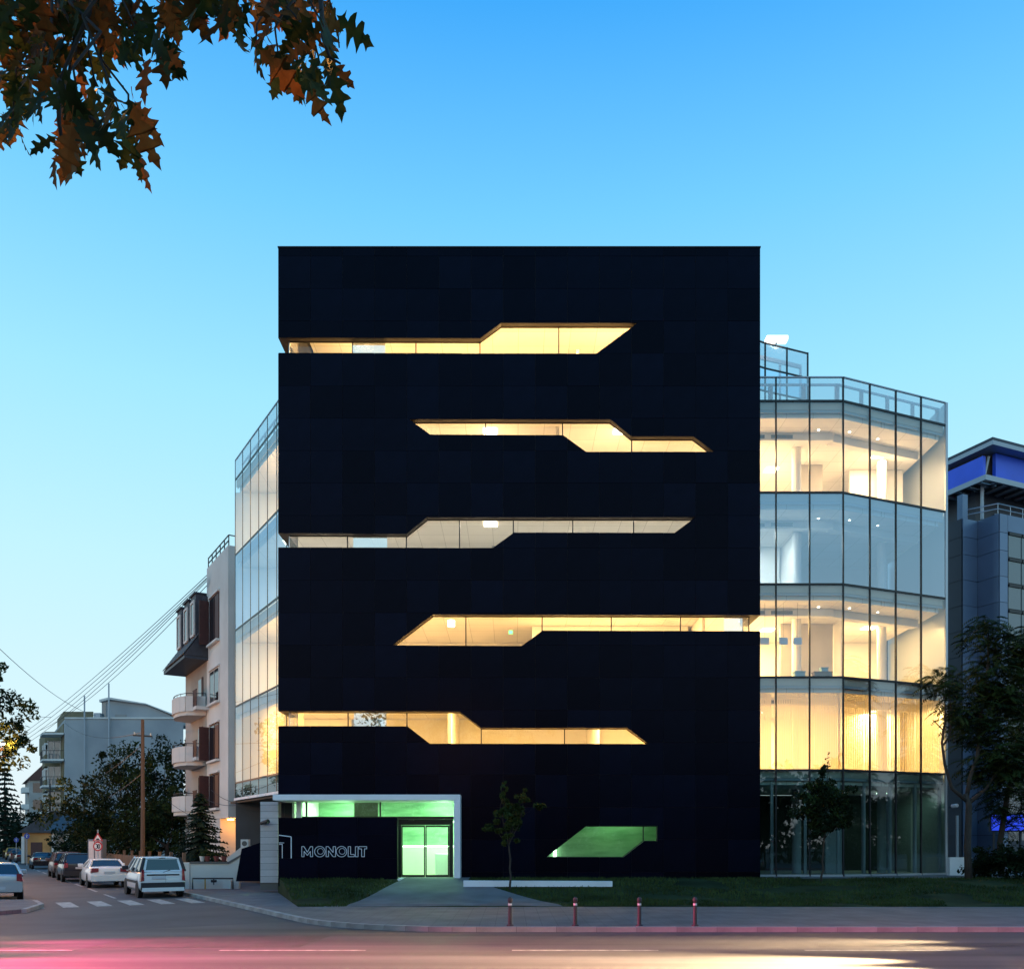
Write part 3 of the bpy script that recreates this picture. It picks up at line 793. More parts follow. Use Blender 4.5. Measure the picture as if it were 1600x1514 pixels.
for a, b in ((dx[0], dx[1]), (dx[3], dx[4])): MB().box(a, b, GY - .07, GY + .05, ZB, ZA(1288.5, GY) - .002).build('door_jamb', 'black_metal', bld)
for a, b in ((dx[1], dx[2]), (dx[2], dx[3])):
    d = MB().box(a + .01, a + .06, GY - .03, GY + .03, ZB + .02, ZA(1289, GY)).box(b - .06, b - .01, GY - .03, GY + .03, ZB + .02, ZA(1289, GY)) \
        .box(a + .061, b - .061, GY - .03, GY + .03, ZB + .02, ZB + .12).box(a + .061, b - .061, GY - .03, GY + .03, ZA(1292, GY), ZA(1289, GY)).build('sliding_door', 'black_metal', bld)
    MB().add([(a + .06, GY, ZB + .12), (b - .06, GY, ZB + .12), (b - .06, GY, ZA(1292, GY)), (a + .06, GY, ZA(1292, GY))], [(0, 1, 2, 3)]).build('door_glass', 'glass_green', d)
# lobby room behind it
LBY = 42.6
MB().box(-9.45, -1.2, LBY, LBY + .1, ZB, 4.7).build('lobby_wall', 'green_marble', bld)
MB().box(-5.6, -1.3, LBY - .5, LBY - .02, ZB, 2.02).build('reception_back_panel', 'plaster', bld)
MB().box(-5.6, -1.3, LBY - .52, LBY - .44, 2.025, 2.08).build('light_strip', 'glow_green', bld)
MB().box(-9.5, -9.4, GY + .1, LBY, ZB, 4.7).build('lobby_wall', 'plaster', bld)
MB().box(-1.3, -1.2, GY + .1, LBY - .01, ZB, 4.7).build('lobby_wall', 'plaster', bld)
MB().box(-9.45, -1.25, GY + .1, LBY + .05, 4.43, 4.55).build('lobby_ceiling', 'ceiling', bld)
MB().box(XA(554, 39.6), XA(591, 39.6), 39.5, 39.7, ZB, 4.42).build('lobby_pier', 'grille', bld)
bevel(MB().box(-3.5, -1.8, 39.9, 40.5, ZB + .02, 1.72).build('reception_desk', 'white_metal', bld), .02)
for x0, x1, y, z in ((-4.4, -1.6, LBY - .06, 4.2), (-9.0, -6.4, LBY - .06, 3.3), (-4.4, -2.0, LBY - .06, 3.2)):
    MB().box(x0, x1, y, y + .05, z, z + .07).build('light_strip', 'glow_green', bld)
for x, y in ((-7.8, 39.6), (-3.0, 39.0), (-3.2, 41.2), (-7.8, 41.3)):
    o = MB().box(x - .6, x + .6, y - .08, y + .08, 4.39, 4.425).build('ceiling_light', 'glow_green', bld)
    lamp(o, (x, y, 4.36), 150, (0.46, 1.0, 0.50), (1.2, .3), 'AREA'); lamp(o, (x, y, 2.9), 42, (0.46, 1.0, 0.50), .2)
# room behind the green ground window
MB().box(1.0, 8.2, 39.4, 39.5, ZB, 4.7).build('inner_wall', 'green_marble', bld)
MB().box(1.0, 8.2, GD + .1, 39.4, 4.3, 4.4).build('room_ceiling', 'ceiling', bld)
MB().box(1.0, 1.1, GD + .1, 39.39, ZB, 4.29).build('inner_wall', 'plaster', bld)
MB().box(8.1, 8.2, GD + .1, 39.39, ZB, 4.29).build('inner_wall', 'plaster', bld)
MB().box(1.85, 1.98, 39.2, 39.3, ZB, 4.2).build('light_strip', 'glow_green', bld)
o = MB().box(3.5, 5.5, 38.4, 38.55, 4.25, 4.295).build('ceiling_light', 'glow_green', bld)
lamp(o, (4.5, 38.4, 4.2), 48, (0.40, 1.0, 0.40), (2, .3), 'AREA')
o = MB().box(18.5, 19.0, 44.4, 44.5, 4.7, 4.75).build('ceiling_light', 'glow_green', bld)  # small lamp added for a faint green glow in the unlit ground storey
lamp(o, (18.7, 44.4, 4.6), 20, (0.55, 1.0, 0.75), (.6, .3), 'AREA')
MB().box(10.6, 11.4, 41, 41.1, ZB, 4.7).build('partition_wall', 'inner_dark', bld)
MB().box(15.2, 16.0, 42.5, 42.6, ZB, 4.7).build('partition_wall', 'slab_edge', bld)
MB().box(19.3, 19.5, 42.2, 42.4, ZB, 4.9).build('lobby_column', 'plaster', bld)
# low sign wall in front of the lobby
SY = 36.25
sx0, sx1, sz1 = XA(435, SY), XA(621, SY), ZA(1277, SY)
sw = MB().box(sx0, sx1, SY + .02, SY + .3, ZB - .3, sz1 - .01).build('sign_wall', 'black_backing', bld)
zc = [ZB - .28, ZA(1340.5, SY), ZA(1304, SY), sz1]
for a, b in zip(zc, zc[1:]):
    for k in range(3):
        xa, xb = sx0 + (sx1 - sx0) * k / 3 + .006, sx0 + (sx1 - sx0) * (k + 1) / 3 - .006
        MB().box(xa, xb, SY - .02, SY + .018, a + .006, b - .006).build('wall_panel', 'black_panel', sw)
# lettering
sg = thing('building_sign', 'outlined steel lettering reading MONOLIT with a framed emblem on the black wall', 'sign', (XA(520, SY), SY - .03, ZA(1340, SY)))
def outline(pts, name, closed=True, r=.0125, m='sign_steel'):
    q = [P(x, y, SY - .045) for x, y in pts]
    if closed: q = q + [q[0]]
    mb = MB()
    for a, b in zip(q, q[1:]): mb.tube([a, b], r, 5)
    return mb.build(name, m, sg)
T0, B0 = 1322.2, 1338.0
def let(x, pts, nm): outline([(x + a, b) for a, b in pts], nm)
let(471.5, [(0, B0), (0, T0), (3.5, T0), (8.7, 1331), (13.5, T0), (17, T0), (17, B0), (13.4, B0), (13.4, 1329.5), (8.7, 1336), (3.6, 1329.5), (3.6, B0)], 'letter_m')
def ring(cx, cy, r): return [(cx + r * math.cos(k * math.pi / 14), cy + r * math.sin(k * math.pi / 14)) for k in range(28)]
for cx in (499.7, 533.6):
    outline(ring(cx, 1330.1, 8.2), 'letter_o'); outline(ring(cx + 1, 1329.6, 4.6), 'letter_o_counter', r=.009)
let(509.5, [(0, B0), (0, T0), (3.6, T0), (11, 1331.5), (11, T0), (14.8, T0), (14.8, B0), (11, B0), (3.8, 1328.6), (3.8, B0)], 'letter_n')
let(544.0, [(0, B0), (0, T0), (3.8, T0), (3.8, 1334.4), (9.6, 1334.4), (9.6, B0)], 'letter_l')
let(555.3, [(0, B0), (0, T0), (4.2, T0), (4.2, B0)], 'letter_i')
let(560.8, [(0, T0), (12.2, T0), (12.2, 1325.8), (8.6, 1325.8), (8.6, B0), (4.2, B0), (4.2, 1325.8), (0, 1325.8)], 'letter_t')
outline([(436, 1304.4), (455, 1307), (455, 1340.5)], 'emblem_frame', closed=False, r=.02)
outline([(436, 1316.4), (444, 1316.4)], 'emblem_stroke', closed=False, r=.014)
outline([(436, 1318.6), (441, 1318.6), (441, 1340.5)], 'emblem_stroke', closed=False, r=.014)
# stone-clad wall left of the sign
st = MB().box(XA(407, 37.3), XA(434.5, 37.3), 37.24, 37.8, ZB - .5, ZA(1252, 37.3)).build('stone_wall', 'grille', bld)
z = ZB - .2
while z < ZA(1253, 37.3) - .1:
    MB().box(XA(407, 37.2), XA(434.6, 37.2), 37.19, 37.236, z + .008, min(z + .275, ZA(1252.5, 37.3)) - .006).build('stone_course', 'stone', st); z += .275
MB().tube([(XA(408, 37.1), 37.1, ZA(1286, 37.1)), (XA(418, 36.8), 36.9, ZA(1283, 37.1))], [.07, .10], 10).build('wall_spotlight', 'iron', bld)
fin = MB().prism([P(368.5, 1376.5, 37.45), P(417, 1376.5, 37.45), P(417, 1312.7, 37.45), P(377.5, 1325.6, 37.45)], (0, .15, 0)).build('fence_panel', 'black_panel', None,
    'slanted plain black panel between the stone wall and the cream garden wall', 'fence panel')
# low walls beside the path
bevel(MB().box(XA(621, 35.2), XA(627.5, 35.2), 35.2, 36.1, .1, ZA(1372.5, 35.2)).build('low_wall', 'white_metal', None, 'short white retaining wall end beside the entrance path', 'low wall'), .01)
MB().prism([P(724, 1375.5, 33.2), P(957, 1376.5, 33.2), P(957, 1385, 33.2), P(724, 1385, 33.2)], (0, .35, 0)).build('low_wall', 'white_metal', None, 'long low white wall along the lawn below the black facade', 'low wall')

# things standing inside the glass wing
def small_box(name, label, cat, x, y, z, w, d, h, m, group=None):
    r = thing(name, label, cat, (x, y, z), 0, group)
    bevel(MB().box(x - w / 2, x + w / 2, y - d / 2, y + d / 2, z, z + h).build('body', m, r), .015)
    MB().box(x - w / 2 - .02, x + w / 2 + .02, y - d / 2 - .02, y + d / 2 + .02, z + h + .002, z + h + .05).build('lid', m, r)
    return r
z2 = LEV[2] + .06
small_box('storage_box', 'blue lidded tub behind the glass on the third storey', 'box', XA(1249, 39.3), 39.35, z2, .45, .35, .22, 'box_blue')
small_box('storage_box', 'long dark crate behind the glass carrying a blue tub', 'box', XA(1285, 39.3), 39.35, z2, .80, .35, .20, 'box_brown')
small_box('storage_box', 'blue tub standing on the long dark crate', 'box', XA(1288, 39.3), 39.35, z2 + .255, .30, .28, .14, 'box_blue')
for i, px in enumerate((1195, 1224, 1246)):
    r = thing('hanging_sheet', ['leftmost', 'middle', 'right-hand'][i] + ' pale paper sheet hanging behind the right glass wing', 'sheet', (XA(px, 39.6), 39.6, ZA(1005, 39.6)), 0, 'paper sheets behind the glass')
    MB().box(r.location.x - .2, r.location.x + .2, 39.59, 39.61, ZA(1007, 39.6), ZA(996, 39.6)).build('paper', 'paper', r)
    MB().tube([(r.location.x, 39.6, ZA(996, 39.6) + .002), (r.location.x, 39.6, LEV[3] - .65)], .006, 5).build('string', 'iron', r)

# ================================================================= cream apartment house
house = thing('apartment_house', 'cream apartment house with red shutters and rounded balconies left of the glass wing', 'house', tuple(S(16, 56, .1)))
HN, HT0, HT1, HT2 = 12.57, 49.6, 54.6, 60.5
HZ = 18.75
# upper block over the recessed porch
MB().fbox(S, HN, HN + 9, HT0, HT1, 3.62, HZ).build('wall', 'cream', house)
MB().fbox(S, HN + 1.0, HN + 9, HT0 + 1.3, HT1, .1, 3.60).build('wall', 'cream', house)
MB().fbox(S, HN + .02, HN + .9, HT0 + 1.9, HT1, .1, 3.60).build('wall', 'cream', house)
MB().fbox(S, HN + 3.1, HN + 9, HT0 + .02, HT0 + 1.28, .1, 3.60).build('wall', 'cream', house)
MB().fbox(S, HN + 1.35, HN + 2.5, HT0 + 1.24, HT0 + 1.285, .12, 2.5).build('porch_door', 'shutter', house)
for a in (0.55, .95): MB().fbox(S, HN + 1.05 + a * .0, HN + 1.2, HT0 + 1.22, HT0 + 1.28, 1.5 + a, 1.75 + a).build('notice_board', 'sign_blue', house)
pl = MB().fbox(S, HN + .25, HN + .55, HT0 + .9, HT0 + 1.2, 3.50, 3.58).build('porch_light', 'glow_sodium', house)
lamp(pl, S(HN + .6, HT0 + .9, 3.3), 42, (1.0, 0.42, 0.10), .1)
MB().tube([S(HN + 3.3, HT0 - .08, .1), S(HN + 3.3, HT0 - .08, 4.3)], .06, 8).build('drain_pipe', 'pipe_yellow', house)
MB().fbox(S, HN, HN + 9, HT1 + .01, HT2, .1, 13.5).build('wall', 'old_render', house)
# railing on the flat roof
rl = MB()
for k in range(6):
    p = S(HN + .06, HT0 + .1 + k * .95); rl.beam((p.x, p.y, HZ), (p.x, p.y, HZ + .62), .05)
for z in (.3, .6): rl.beam(S(HN + .06, HT0 + .1, HZ + z), S(HN + .06, HT0 + 4.85, HZ + z), .05)
rl.beam(S(HN + .06, HT0 + .1, HZ + .6), S(HN + 1.2, HT0 + .1, HZ + .6), .05)
rl.build('roof_railing', 'iron', house)
# windows of the upper block, one per storey, with shutters
def hwin(t0, t1, z0, z1, n=HN, sh=True, rz=0.0):
    w = MB().fbox(S, n - .03, n - .005, t0, t1, z0, z1).build('window', 'dark_glass', house)
    fr = MB()
    for a, b, c, d in ((t0 - .05, t0, z0 - .05, z1 + .05), (t1, t1 + .05, z0 - .05, z1 + .05), ((t0 + t1) / 2 - .02, (t0 + t1) / 2 + .02, z0, z1)): fr.fbox(S, n - .05, n - .004, a, b, c, d)
    fr.fbox(S, n - .05, n - .004, t0, t1, z1, z1 + .05); fr.fbox(S, n - .05, n - .004, t0, t1, z0 - .05, z0)
    fr.build('frame', 'cream_white' if not sh else 'shutter', w)
    MB().fbox(S, n - .22, n - .004, t0 - .15, t1 + .15, z0 - .18, z0 - .06).build('sill', 'cream_white', w)
    MB().fbox(S, n - .12, n - .004, t0 - .1, t1 + .1, z1 + .08, z1 + .2).build('lintel', 'cream_white', w)
    return w
for z0, z1, half in ((14.0, 16.6, True), (10.45, 12.3, False), (7.1, 9.1, True), (4.3, 6.2, True)):
    w = hwin(51.6, 53.7, z0, z1, sh=half)
    if half:
        MB().fbox(S, HN - .62, HN - .05, 53.82, 53.88, z0, z1).build('open_shutter', 'shutter', house)
        MB().fbox(S, HN - .055, HN - .032, 51.6, 52.4, z0 + .05, z1 - .05).build('closed_shutter', 'shutter', house)
# balconies with curved fronts
for zb in (3.9, 6.9, 9.93):
    pts = []
    for k in range(9):
        a = k / 8
        pts.append((HN - .15 - 1.25 * math.sin(math.pi * min(1, a * 1.0)) ** .35 if 0 < k < 8 else HN - .02, HT1 + .15 + a * 4.2))
    MB().prism([S(n, t, zb) for n, t in pts], (0, 0, .22)).build('balcony_slab', 'cream_white', house)
    par = MB()
    for (n0, t0), (n1, t1) in zip(pts, pts[1:]):
        u = (Vector((n1, t1)) - Vector((n0, t0))).normalized(); q = Vector((u.y, -u.x)) * -.1
        par.prism([S(n0, t0, zb + .225), S(n1, t1, zb + .225), S(n1 - q.x * -1, t1 - q.y * -1, zb + .225), S(n0 - q.x * -1, t0 - q.y * -1, zb + .225)], (0, 0, .92))
    par.build('balcony_parapet', 'cream', house)
    rail = MB()
    rail.tube([S(n, t, zb + 1.32) for n, t in pts], .025, 6)
    for n, t in pts: rail.tube([S(n, t, zb + 1.15), S(n, t, zb + 1.32)], .015, 5)
    rail.build('balcony_rail', 'iron', house)
    # small iron balcony against the upper block
    MB().fbox(S, HN - .75, HN - .005, HT1 - .5, HT1 + .45, zb + .25, zb + .45).build('side_balcony_slab', 'cream_white', house)
    g = MB(); k = 0
    while k < 8:
        t = HT1 - .46 + k * .11; g.fbox(S, HN - .73, HN - .69, t, t + .07, zb + .46, zb + 1.4); k += 1
    g.fbox(S, HN - .74, HN - .68, HT1 - .5, HT1 + .45, zb + 1.4, zb + 1.46)
    g.build('side_balcony_rail', 'shutter', house)
    dr = MB().fbox(S, HN - .03, HN - .005, HT1 + .9, HT1 + 2.1, zb + .25, zb + 2.4).build('balcony_door', 'dark_glass', house)
    MB().fbox(S, HN - .06, HN - .033, HT1 + .85, HT1 + 1.2, zb + .25, zb + 2.45).build('door_shutter', 'shutter', dr)
# mansard with three dormers
ub0 = Vector((-ST, CT, 0))
def mans(t0, t1, n0, z0, n1, z1): return [S(n0, t0, z0), S(n0, t1, z0), S(n1, t1, z1), S(n1, t0, z1)]
MB().prism([S(11.17, HT1 - .38, 13.35), S(12.5, HT1 - .38, 15.28), S(HN - .02, HT1 - .38, 15.28), S(HN - .02, HT1 - .38, 13.35)], ub0 * (HT2 - HT1 + .36)).build('mansard_slope', 'roof_tile', house)
MB().fbox(S, 12.3, HN - .02, HT1 - .3, HT1 + .1, 15.29, 17.0).build('mansard_wall', 'roof_tile', house)
nr = 9
for r_ in range(nr):
    a, b = r_ / nr, (r_ + 1) / nr
    MB().prism(mans(HT1 - .4, HT2, 11.15 + 1.35 * a, 13.38 + 1.95 * a + .02, 11.15 + 1.35 * b, 13.38 + 1.95 * b), (-CT * .03, -ST * .03, .03)).build('tile_course', 'roof_tile', house)
MB().fbox(S, 11.2, HN + 1.5, HT1 - .35, HT2, 13.18, 13.34).build('eave_soffit', 'navy_dark', house)
MB().fbox(S, 12.45, HN + 8, HT1 + .02, HT2, 15.2, 17.0).build('mansard_wall', 'roof_tile', house)
for k, (t0, zz) in enumerate(((HT1 + .15, 15.1), (HT1 + 2.0, 15.1), (HT1 + 4.1, 15.1))):
    dm = MB().fbox(S, 11.95, 12.6, t0, t0 + 1.3, 14.5, 17.2).build('dormer', 'roof_tile', house)
    MB().fbox(S, 11.90, 11.94, t0 + .3, t0 + 1.0, 14.85, 16.7).build('dormer_pane', 'dark_glass', dm)
    MB().fbox(S, 11.86, 11.945, t0 + .14, t0 + .29, 14.75, 16.85).fbox(S, 11.86, 11.945, t0 + 1.01, t0 + 1.16, 14.75, 16.85).fbox(S, 11.86, 11.945, t0 + .29, t0 + 1.01, 16.71, 16.85).fbox(S, 11.86, 11.945, t0 + .29, t0 + 1.01, 14.7, 14.84).build('dormer_frame', 'cream_white', dm)
    MB().fbox(S, 11.85, 12.7, t0 - .06, t0 + 1.36, 17.21, 17.3).build('dormer_cap', 'navy_dark', dm)
# garden wall, planters and gas pipes before the house
gw = thing('garden_wall', 'cream rendered garden wall with dark coping beside the white van', 'wall', tuple(P(330, 1388, 40)))
yw = 40.0
MB().prism([P(297, 1390, yw), P(373, 1390, yw), P(378, 1336, yw), P(357, 1349, yw), P(297, 1349, yw)], (0, .25, 0)).build('wall', 'cream', gw)
MB().prism([P(296, 1349, yw - .05), P(357, 1349, yw - .05), P(378.5, 1336, yw - .05), P(378, 1333.5, yw - .05), P(356.5, 1346, yw - .05), P(296, 1346, yw - .05)], (0, .35, 0)).build('coping', 'grille', gw)
MB().box(XA(286, yw), XA(296.5, yw), yw - .04, yw + .3, .1, ZA(1347, yw)).build('pier', 'cream', gw)
MB().prism([P(355, 1346, 41.5), P(398, 1346, 41.5), P(398, 1320, 41.5), P(378, 1322, 41.5), P(355, 1340, 41.5)], (0, .2, 0)).build('stair_wall', 'cream', gw)
ac = thing('air_conditioner', 'white air conditioner box above the black slanted panel', 'air conditioner', tuple(P(381, 1324, 41)))
MB().box(XA(376, 41), XA(388, 41), 41, 41.3, ZA(1324, 41), ZA(1311, 41)).build('casing', 'cream_white', ac)
MB().tube([(XA(382, 41), 40.985, ZA(1317.5, 41)), (XA(382, 41), 40.998, ZA(1317.5, 41))], .12, 16).build('fan_grille', 'grille', ac)
for i, px in enumerate((316, 324, 338, 350)):
    pt = thing('flower_pot', ['small pale', 'dark red', 'larger red', 'right-hand red'][i] + ' flower pot on the cream garden wall', 'flower pot', tuple(P(px, 1345.5, 40.1)), 0, 'pots on the garden wall')
    c = pt.location
    MB().tube([c, c + Vector((0, 0, .04)), c + Vector((0, 0, .24))], [.07, .09, .13], 12).build('pot', 'pot_red' if i else 'cream_white', pt)
    m = MB()
    for k in range(60):
        q = c + Vector((rng.gauss(0, .11), rng.gauss(0, .1), .26 + abs(rng.gauss(0, .14)))); d1 = Vector((rng.uniform(-1, 1), rng.uniform(-1, 1), rng.uniform(-.4, 1))).normalized() * .07; d2 = Vector((rng.uniform(-1, 1), rng.uniform(-1, 1), 0)).normalized() * .03
        m.add([q - d2, q + d1, q + d2, q - d1], [(0, 1, 2, 3)])
    m.build('plant_leaves', 'leaf_mid', pt)
gp = thing('gas_pipe', 'low pipe frame with valve and yellow riser before the garden wall', 'pipe', tuple(P(333, 1388, 39.6)))
yp = 39.6
def pp(x, y): return P(x, y, yp)
MB().tube([pp(301, 1389), pp(301, 1372), pp(364, 1372), pp(364, 1389)], .035, 8).build('frame_pipe', 'iron', gp)
MB().tube([pp(320.5, 1389), pp(320.5, 1372.5)], .03, 8).build('riser', 'pipe_yellow', gp)
MB().tube([pp(330, 1376), pp(338, 1376)], .06, 10).tube([pp(334, 1373), pp(334, 1382)], .025, 8).build('valve', 'iron', gp)
MB().box(XA(349, yp), XA(362, yp), yp - .1, yp + .1, ZA(1388, yp), ZA(1375, yp)).build('meter_box', 'cream_white', gp)
# wooden fence along the street pavement
wf = thing('wooden_fence', 'brown board fence between the parked cars and the dark trees', 'fence', tuple(S(8.9, 60, .12)))
for k in range(90):
    t = 43.6 + k * .30
    MB().fbox(S, 8.88, 8.91, t, t + .27, .13, 1.45 + rng.uniform(-.03, .05)).build('board', 'fence_wood', wf)
for k in range(10):
    t = 43.55 + k * 3.0
    MB().fbox(S, 8.92, 9.06, t, t + .14, .12, 1.75).build('post', 'fence_wood', wf)

# ================================================================= concrete apartment block further up the street
blk = thing('concrete_block', 'grey concrete apartment block with bare firewall and stacked balconies far up the street', 'building', (-46, 108, .1))
c0 = P(101.7, 1317, 100); ub = Vector((-ST, CT, 0))
def blkp(x, y): return Vector((c0.x + x, c0.y, 0)) + ub * y
ztop = ZA(1123, 100)
MB().prism([blkp(0, 0), blkp(13.5, 0), blkp(13.5, 30), blkp(0, 30)], (0, 0, ztop)).build('wall', 'concrete', blk)
MB().box(c0.x - .02, c0.x + 13.5, 99.9, 100.1, ztop, ztop + .18).build('parapet', 'cream_white', blk)
za = ZA(1094, 101)
MB().prism([(XA(159, 101), 101, ztop), (XA(266, 101), 101, ztop), (XA(266, 101), 101, ZA(1117, 101)), (XA(228, 101), 101, ZA(1101, 101)), (XA(205, 101), 101, ZA(1096.5, 101)), (XA(159, 101), 101, za)], (0, 8, 0)).build('stair_head', 'concrete', blk)
MB().prism([(XA(155, 100.6), 100.6, za + .02), (XA(170, 100.6), 100.6, za + .3), (XA(228, 100.6), 100.6, ZA(1099.5, 101)), (XA(268, 100.6), 100.6, ZA(1115, 101)), (XA(268, 100.6), 100.6, ZA(1117, 101)), (XA(228, 100.6), 100.6, ZA(1101, 101)), (XA(170, 100.6), 100.6, za + .05), (XA(155, 100.6), 100.6, za - .25)], (0, 9, 0)).build('stair_head_roof', 'cream_white', blk)
MB().box(XA(160.5, 101), XA(166, 101), 100.93, 100.99, ztop + .05, za - .3).build('stair_head_door', 'pale_glass', blk)
MB().box(XA(180, 101), XA(198, 101), 100.95, 100.99, ZA(1123, 101), ZA(1116, 101)).build('stair_head_patch', 'old_render', blk)
for px, h in ((132, 8), (170, 2.4)):
    MB().tube([(XA(px, 99.7), 99.7, 3 if px > 150 else 6), (XA(px, 99.7), 99.7, ztop + (2.6 if px < 150 else 4.0))], .09, 6).build('flue_pipe', 'steel_grey', blk)
MB().box(XA(147, 100.5), XA(157, 100.5), 100.4, 101.4, ztop + .19, ztop + .75).build('roof_tank', 'steel_grey', blk)
sfr = lambda n, t, z: blkp(n, t) + Vector((0, 0, z))
MB().fbox(sfr, -.12, -.01, 1.2, 14, .5, ztop - .4).build('street_front', 'tan', blk)
for lv in range(5):
    zb = ZA(1188, 100) + (lv - 3) * 3.0
    if zb < 2: continue
    top = lv == 4
    MB().fbox(sfr, -2.6, -.13, .3, 3.6, zb, zb + .22).build('balcony_slab', 'cream_white', blk)
    if not top:
        g = MB()
        for k in range(9): g.fbox(sfr, -2.58, -2.54, .34 + k * .4, .38 + k * .4, zb + .22, zb + 1.15)
        for k in range(6): g.fbox(sfr, -2.5 + k * .4, -2.46 + k * .4, .34, .38, zb + .22, zb + 1.15)
        g.fbox(sfr, -2.6, -2.52, .3, 3.6, zb + 1.15, zb + 1.22); g.fbox(sfr, -2.5, -.13, .3, .38, zb + 1.15, zb + 1.22)
        g.build('balcony_rail', 'iron', blk)
        w = MB().fbox(sfr, -1.6, -.14, 3.9, 4.0, zb + .3, zb + 2.6).build('balcony_window', 'pale_glass', blk)
        MB().fbox(sfr, -1.66, -1.58, 3.86, 4.02, zb + .25, zb + 2.65).fbox(sfr, -.95, -.88, 3.86, 3.89, zb + .3, zb + 2.6).fbox(sfr, -.22, -.13, 3.86, 4.02, zb + .25, zb + 2.65).build('frame', 'cream_white', w)
        bw_ = MB().fbox(sfr, -1.9, -.125, 5.2, 9.0, zb - .3, zb + 1.1).build('bay', 'tan', blk)
        MB().fbox(sfr, -1.9, -.125, 5.2, 9.0, zb + 1.12, zb + 2.5).build('bay_window', 'pale_glass', bw_)
        fr = MB()
        for k in range(4): fr.fbox(sfr, -1.94, -1.905, 5.2 + k * 1.22, 5.32 + k * 1.22, zb + 1.12, zb + 2.5)
        fr.fbox(sfr, -1.94, -.13, 5.12, 5.195, zb + 2.3, zb + 2.5); fr.fbox(sfr, -1.94, -1.8, 5.12, 5.195, zb + 1.12, zb + 2.29); fr.build('bay_frame', 'cream_white', bw_)
MB().fbox(sfr, .4, 4, 6.0, 14, ztop, ztop + 1.6).build('attic', 'tan', blk)
MB().fbox(sfr, -1.9, -.125, 5.2, 14.0, ztop - 3.0, ztop - .9).build('top_bay', 'tan', blk)
# farther houses
far = thing('gabled_house', 'narrow pale house with a dark gabled roof beyond the concrete block', 'house', tuple(P(52, 1330, 150)))
hp = lambda x, y, z=0: Vector((XA(46, 150) + x, 150, 0)) + ub * y + Vector((0, 0, z))
MB().fbox(hp, 0, 8, 0, 12, .1, 13.2).build('wall', 'old_render', far)
MB().prism([hp(-.6, -.4, 13.0), hp(8.6, -.4, 13.0), hp(4, -.4, 17.2)], ub * 13).build('roof', 'shutter', far)
for k in range(4):
    MB().fbox(hp, -1.2, -.01, .4, 5, 2.2 + k * 2.9, 3.1 + k * 2.9).build('balcony', 'cream_white', far)
    MB().fbox(hp, .6, 2.2, -.06, -.01, 2.2 + k * 2.9, 3.8 + k * 2.9).build('window', 'dark_glass', far)
sh = thing('small_house', 'low orange house with a tiled roof behind the parked cars', 'house', tuple(P(50, 1335, 92)))
q = lambda x, y, z=0: Vector((XA(35, 92) + x, 92 + y, z))
MB().fbox(q, 0, 2.9, 0, 6, .1, 3.6).build('wall', 'ochre', sh)
MB().prism([q(-.4, -.3, 3.3), q(3.2, -.3, 3.3), q(3.2, -.3, 5.6)], (0, 7, 0)).build('roof', 'roof_tile', sh)
MB().fbox(q, .9, 2.1, -.05, -.005, .3, 2.3).build('gate', 'shutter', sh)
MB().fbox(q, .05, .35, -.3, -.01, .1, 2.9).build('pier', 'cream', sh)
sh2 = thing('porch_house', 'small house with pale pillars and dark porch roof below the concrete block', 'house', tuple(P(105, 1338, 84)))
q2 = lambda x, y, z=0: Vector((XA(80, 84) + x, 84 + y, z))
MB().fbox(q2, 0, 5.2, 1, 6, .1, 3.2).build('wall', 'old_render', sh2)
MB().prism([q2(-.4, -.6, 3.2), q2(5.6, -.6, 3.2), q2(5.6, 3.5, 5.0), q2(-.4, 3.5, 5.0)], (0, 0, .2)).build('roof', 'roof_tile', sh2)
for x in (0.2, 1.5, 2.8): MB().fbox(q2, x, x + .3, -.3, 0, .1, 3.15).build('pillar', 'cream_white', sh2)
MB().fbox(q2, .6, 1.3, .93, .99, .2, 2.3).build('door', 'shutter', sh2)
MB().fbox(q2, 3.2, 4.3, .93, .99, 1.0, 2.3).build('window', 'dark_glass', sh2)

# ================================================================= dark neighbour on the right
nb = thing('panelled_building', 'dark blue metal panelled building with bright blue boards under its roof', 'building', (32, 55, .1))
AN = R(23.5); C0 = P(1561, 1317, 46)
def N(s, r, z=0.0): return Vector((C0.x + s * math.cos(AN) - r * math.sin(AN), C0.y + s * math.sin(AN) + r * math.cos(AN), z))
nzt = ZA(802, 46)
def npanels(s0, s1, r0, r1, zs, m, inset=.012, th=.04):
    """cladding panels on the vertical face from (s0, r0) to (s1, r1)"""
    a, b = N(s0, r0), N(s1, r1); u = (b - a).normalized(); n = Vector((u.y, -u.x, 0))
    for z0, z1 in zip(zs, zs[1:]):
        p, q_ = a + u * inset, b - u * inset
        MB().prism([(p.x, p.y, z0 + inset), (q_.x, q_.y, z0 + inset), (q_.x, q_.y, z1 - inset), (p.x, p.y, z1 - inset)], n * th).build('facade_panel', m, nb)
zs = [nzt - .95 * 0, nzt - .98, nzt - 1.92]
while zs[-1] > 1.2: zs.append(zs[-1] - 1.36)
zs = zs[::-1]
MB().prism([N(0, 0, .1), N(14, 0, .1), N(14, 14, .1), N(0, 14, .1)], (0, 0, nzt - .15)).build('bay_core', 'navy_dark', nb)
MB().prism([N(-1.14, 1.27, .1), N(-.002, 1.27, .1), N(-.002, 14, .1), N(-1.14, 14, .1)], (0, 0, nzt - .6)).build('side_core', 'navy_dark', nb)
npanels(0, 0, 1.26, 0.0, zs, 'navy_panel')                       # side of the front bay
npanels(0, .62, 0, 0, zs, 'navy_panel')
npanels(-1.14, -.05, 1.27, 1.27, zs, 'navy_panel')
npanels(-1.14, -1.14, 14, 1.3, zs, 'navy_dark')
zz = nzt - 1.0; row = 0
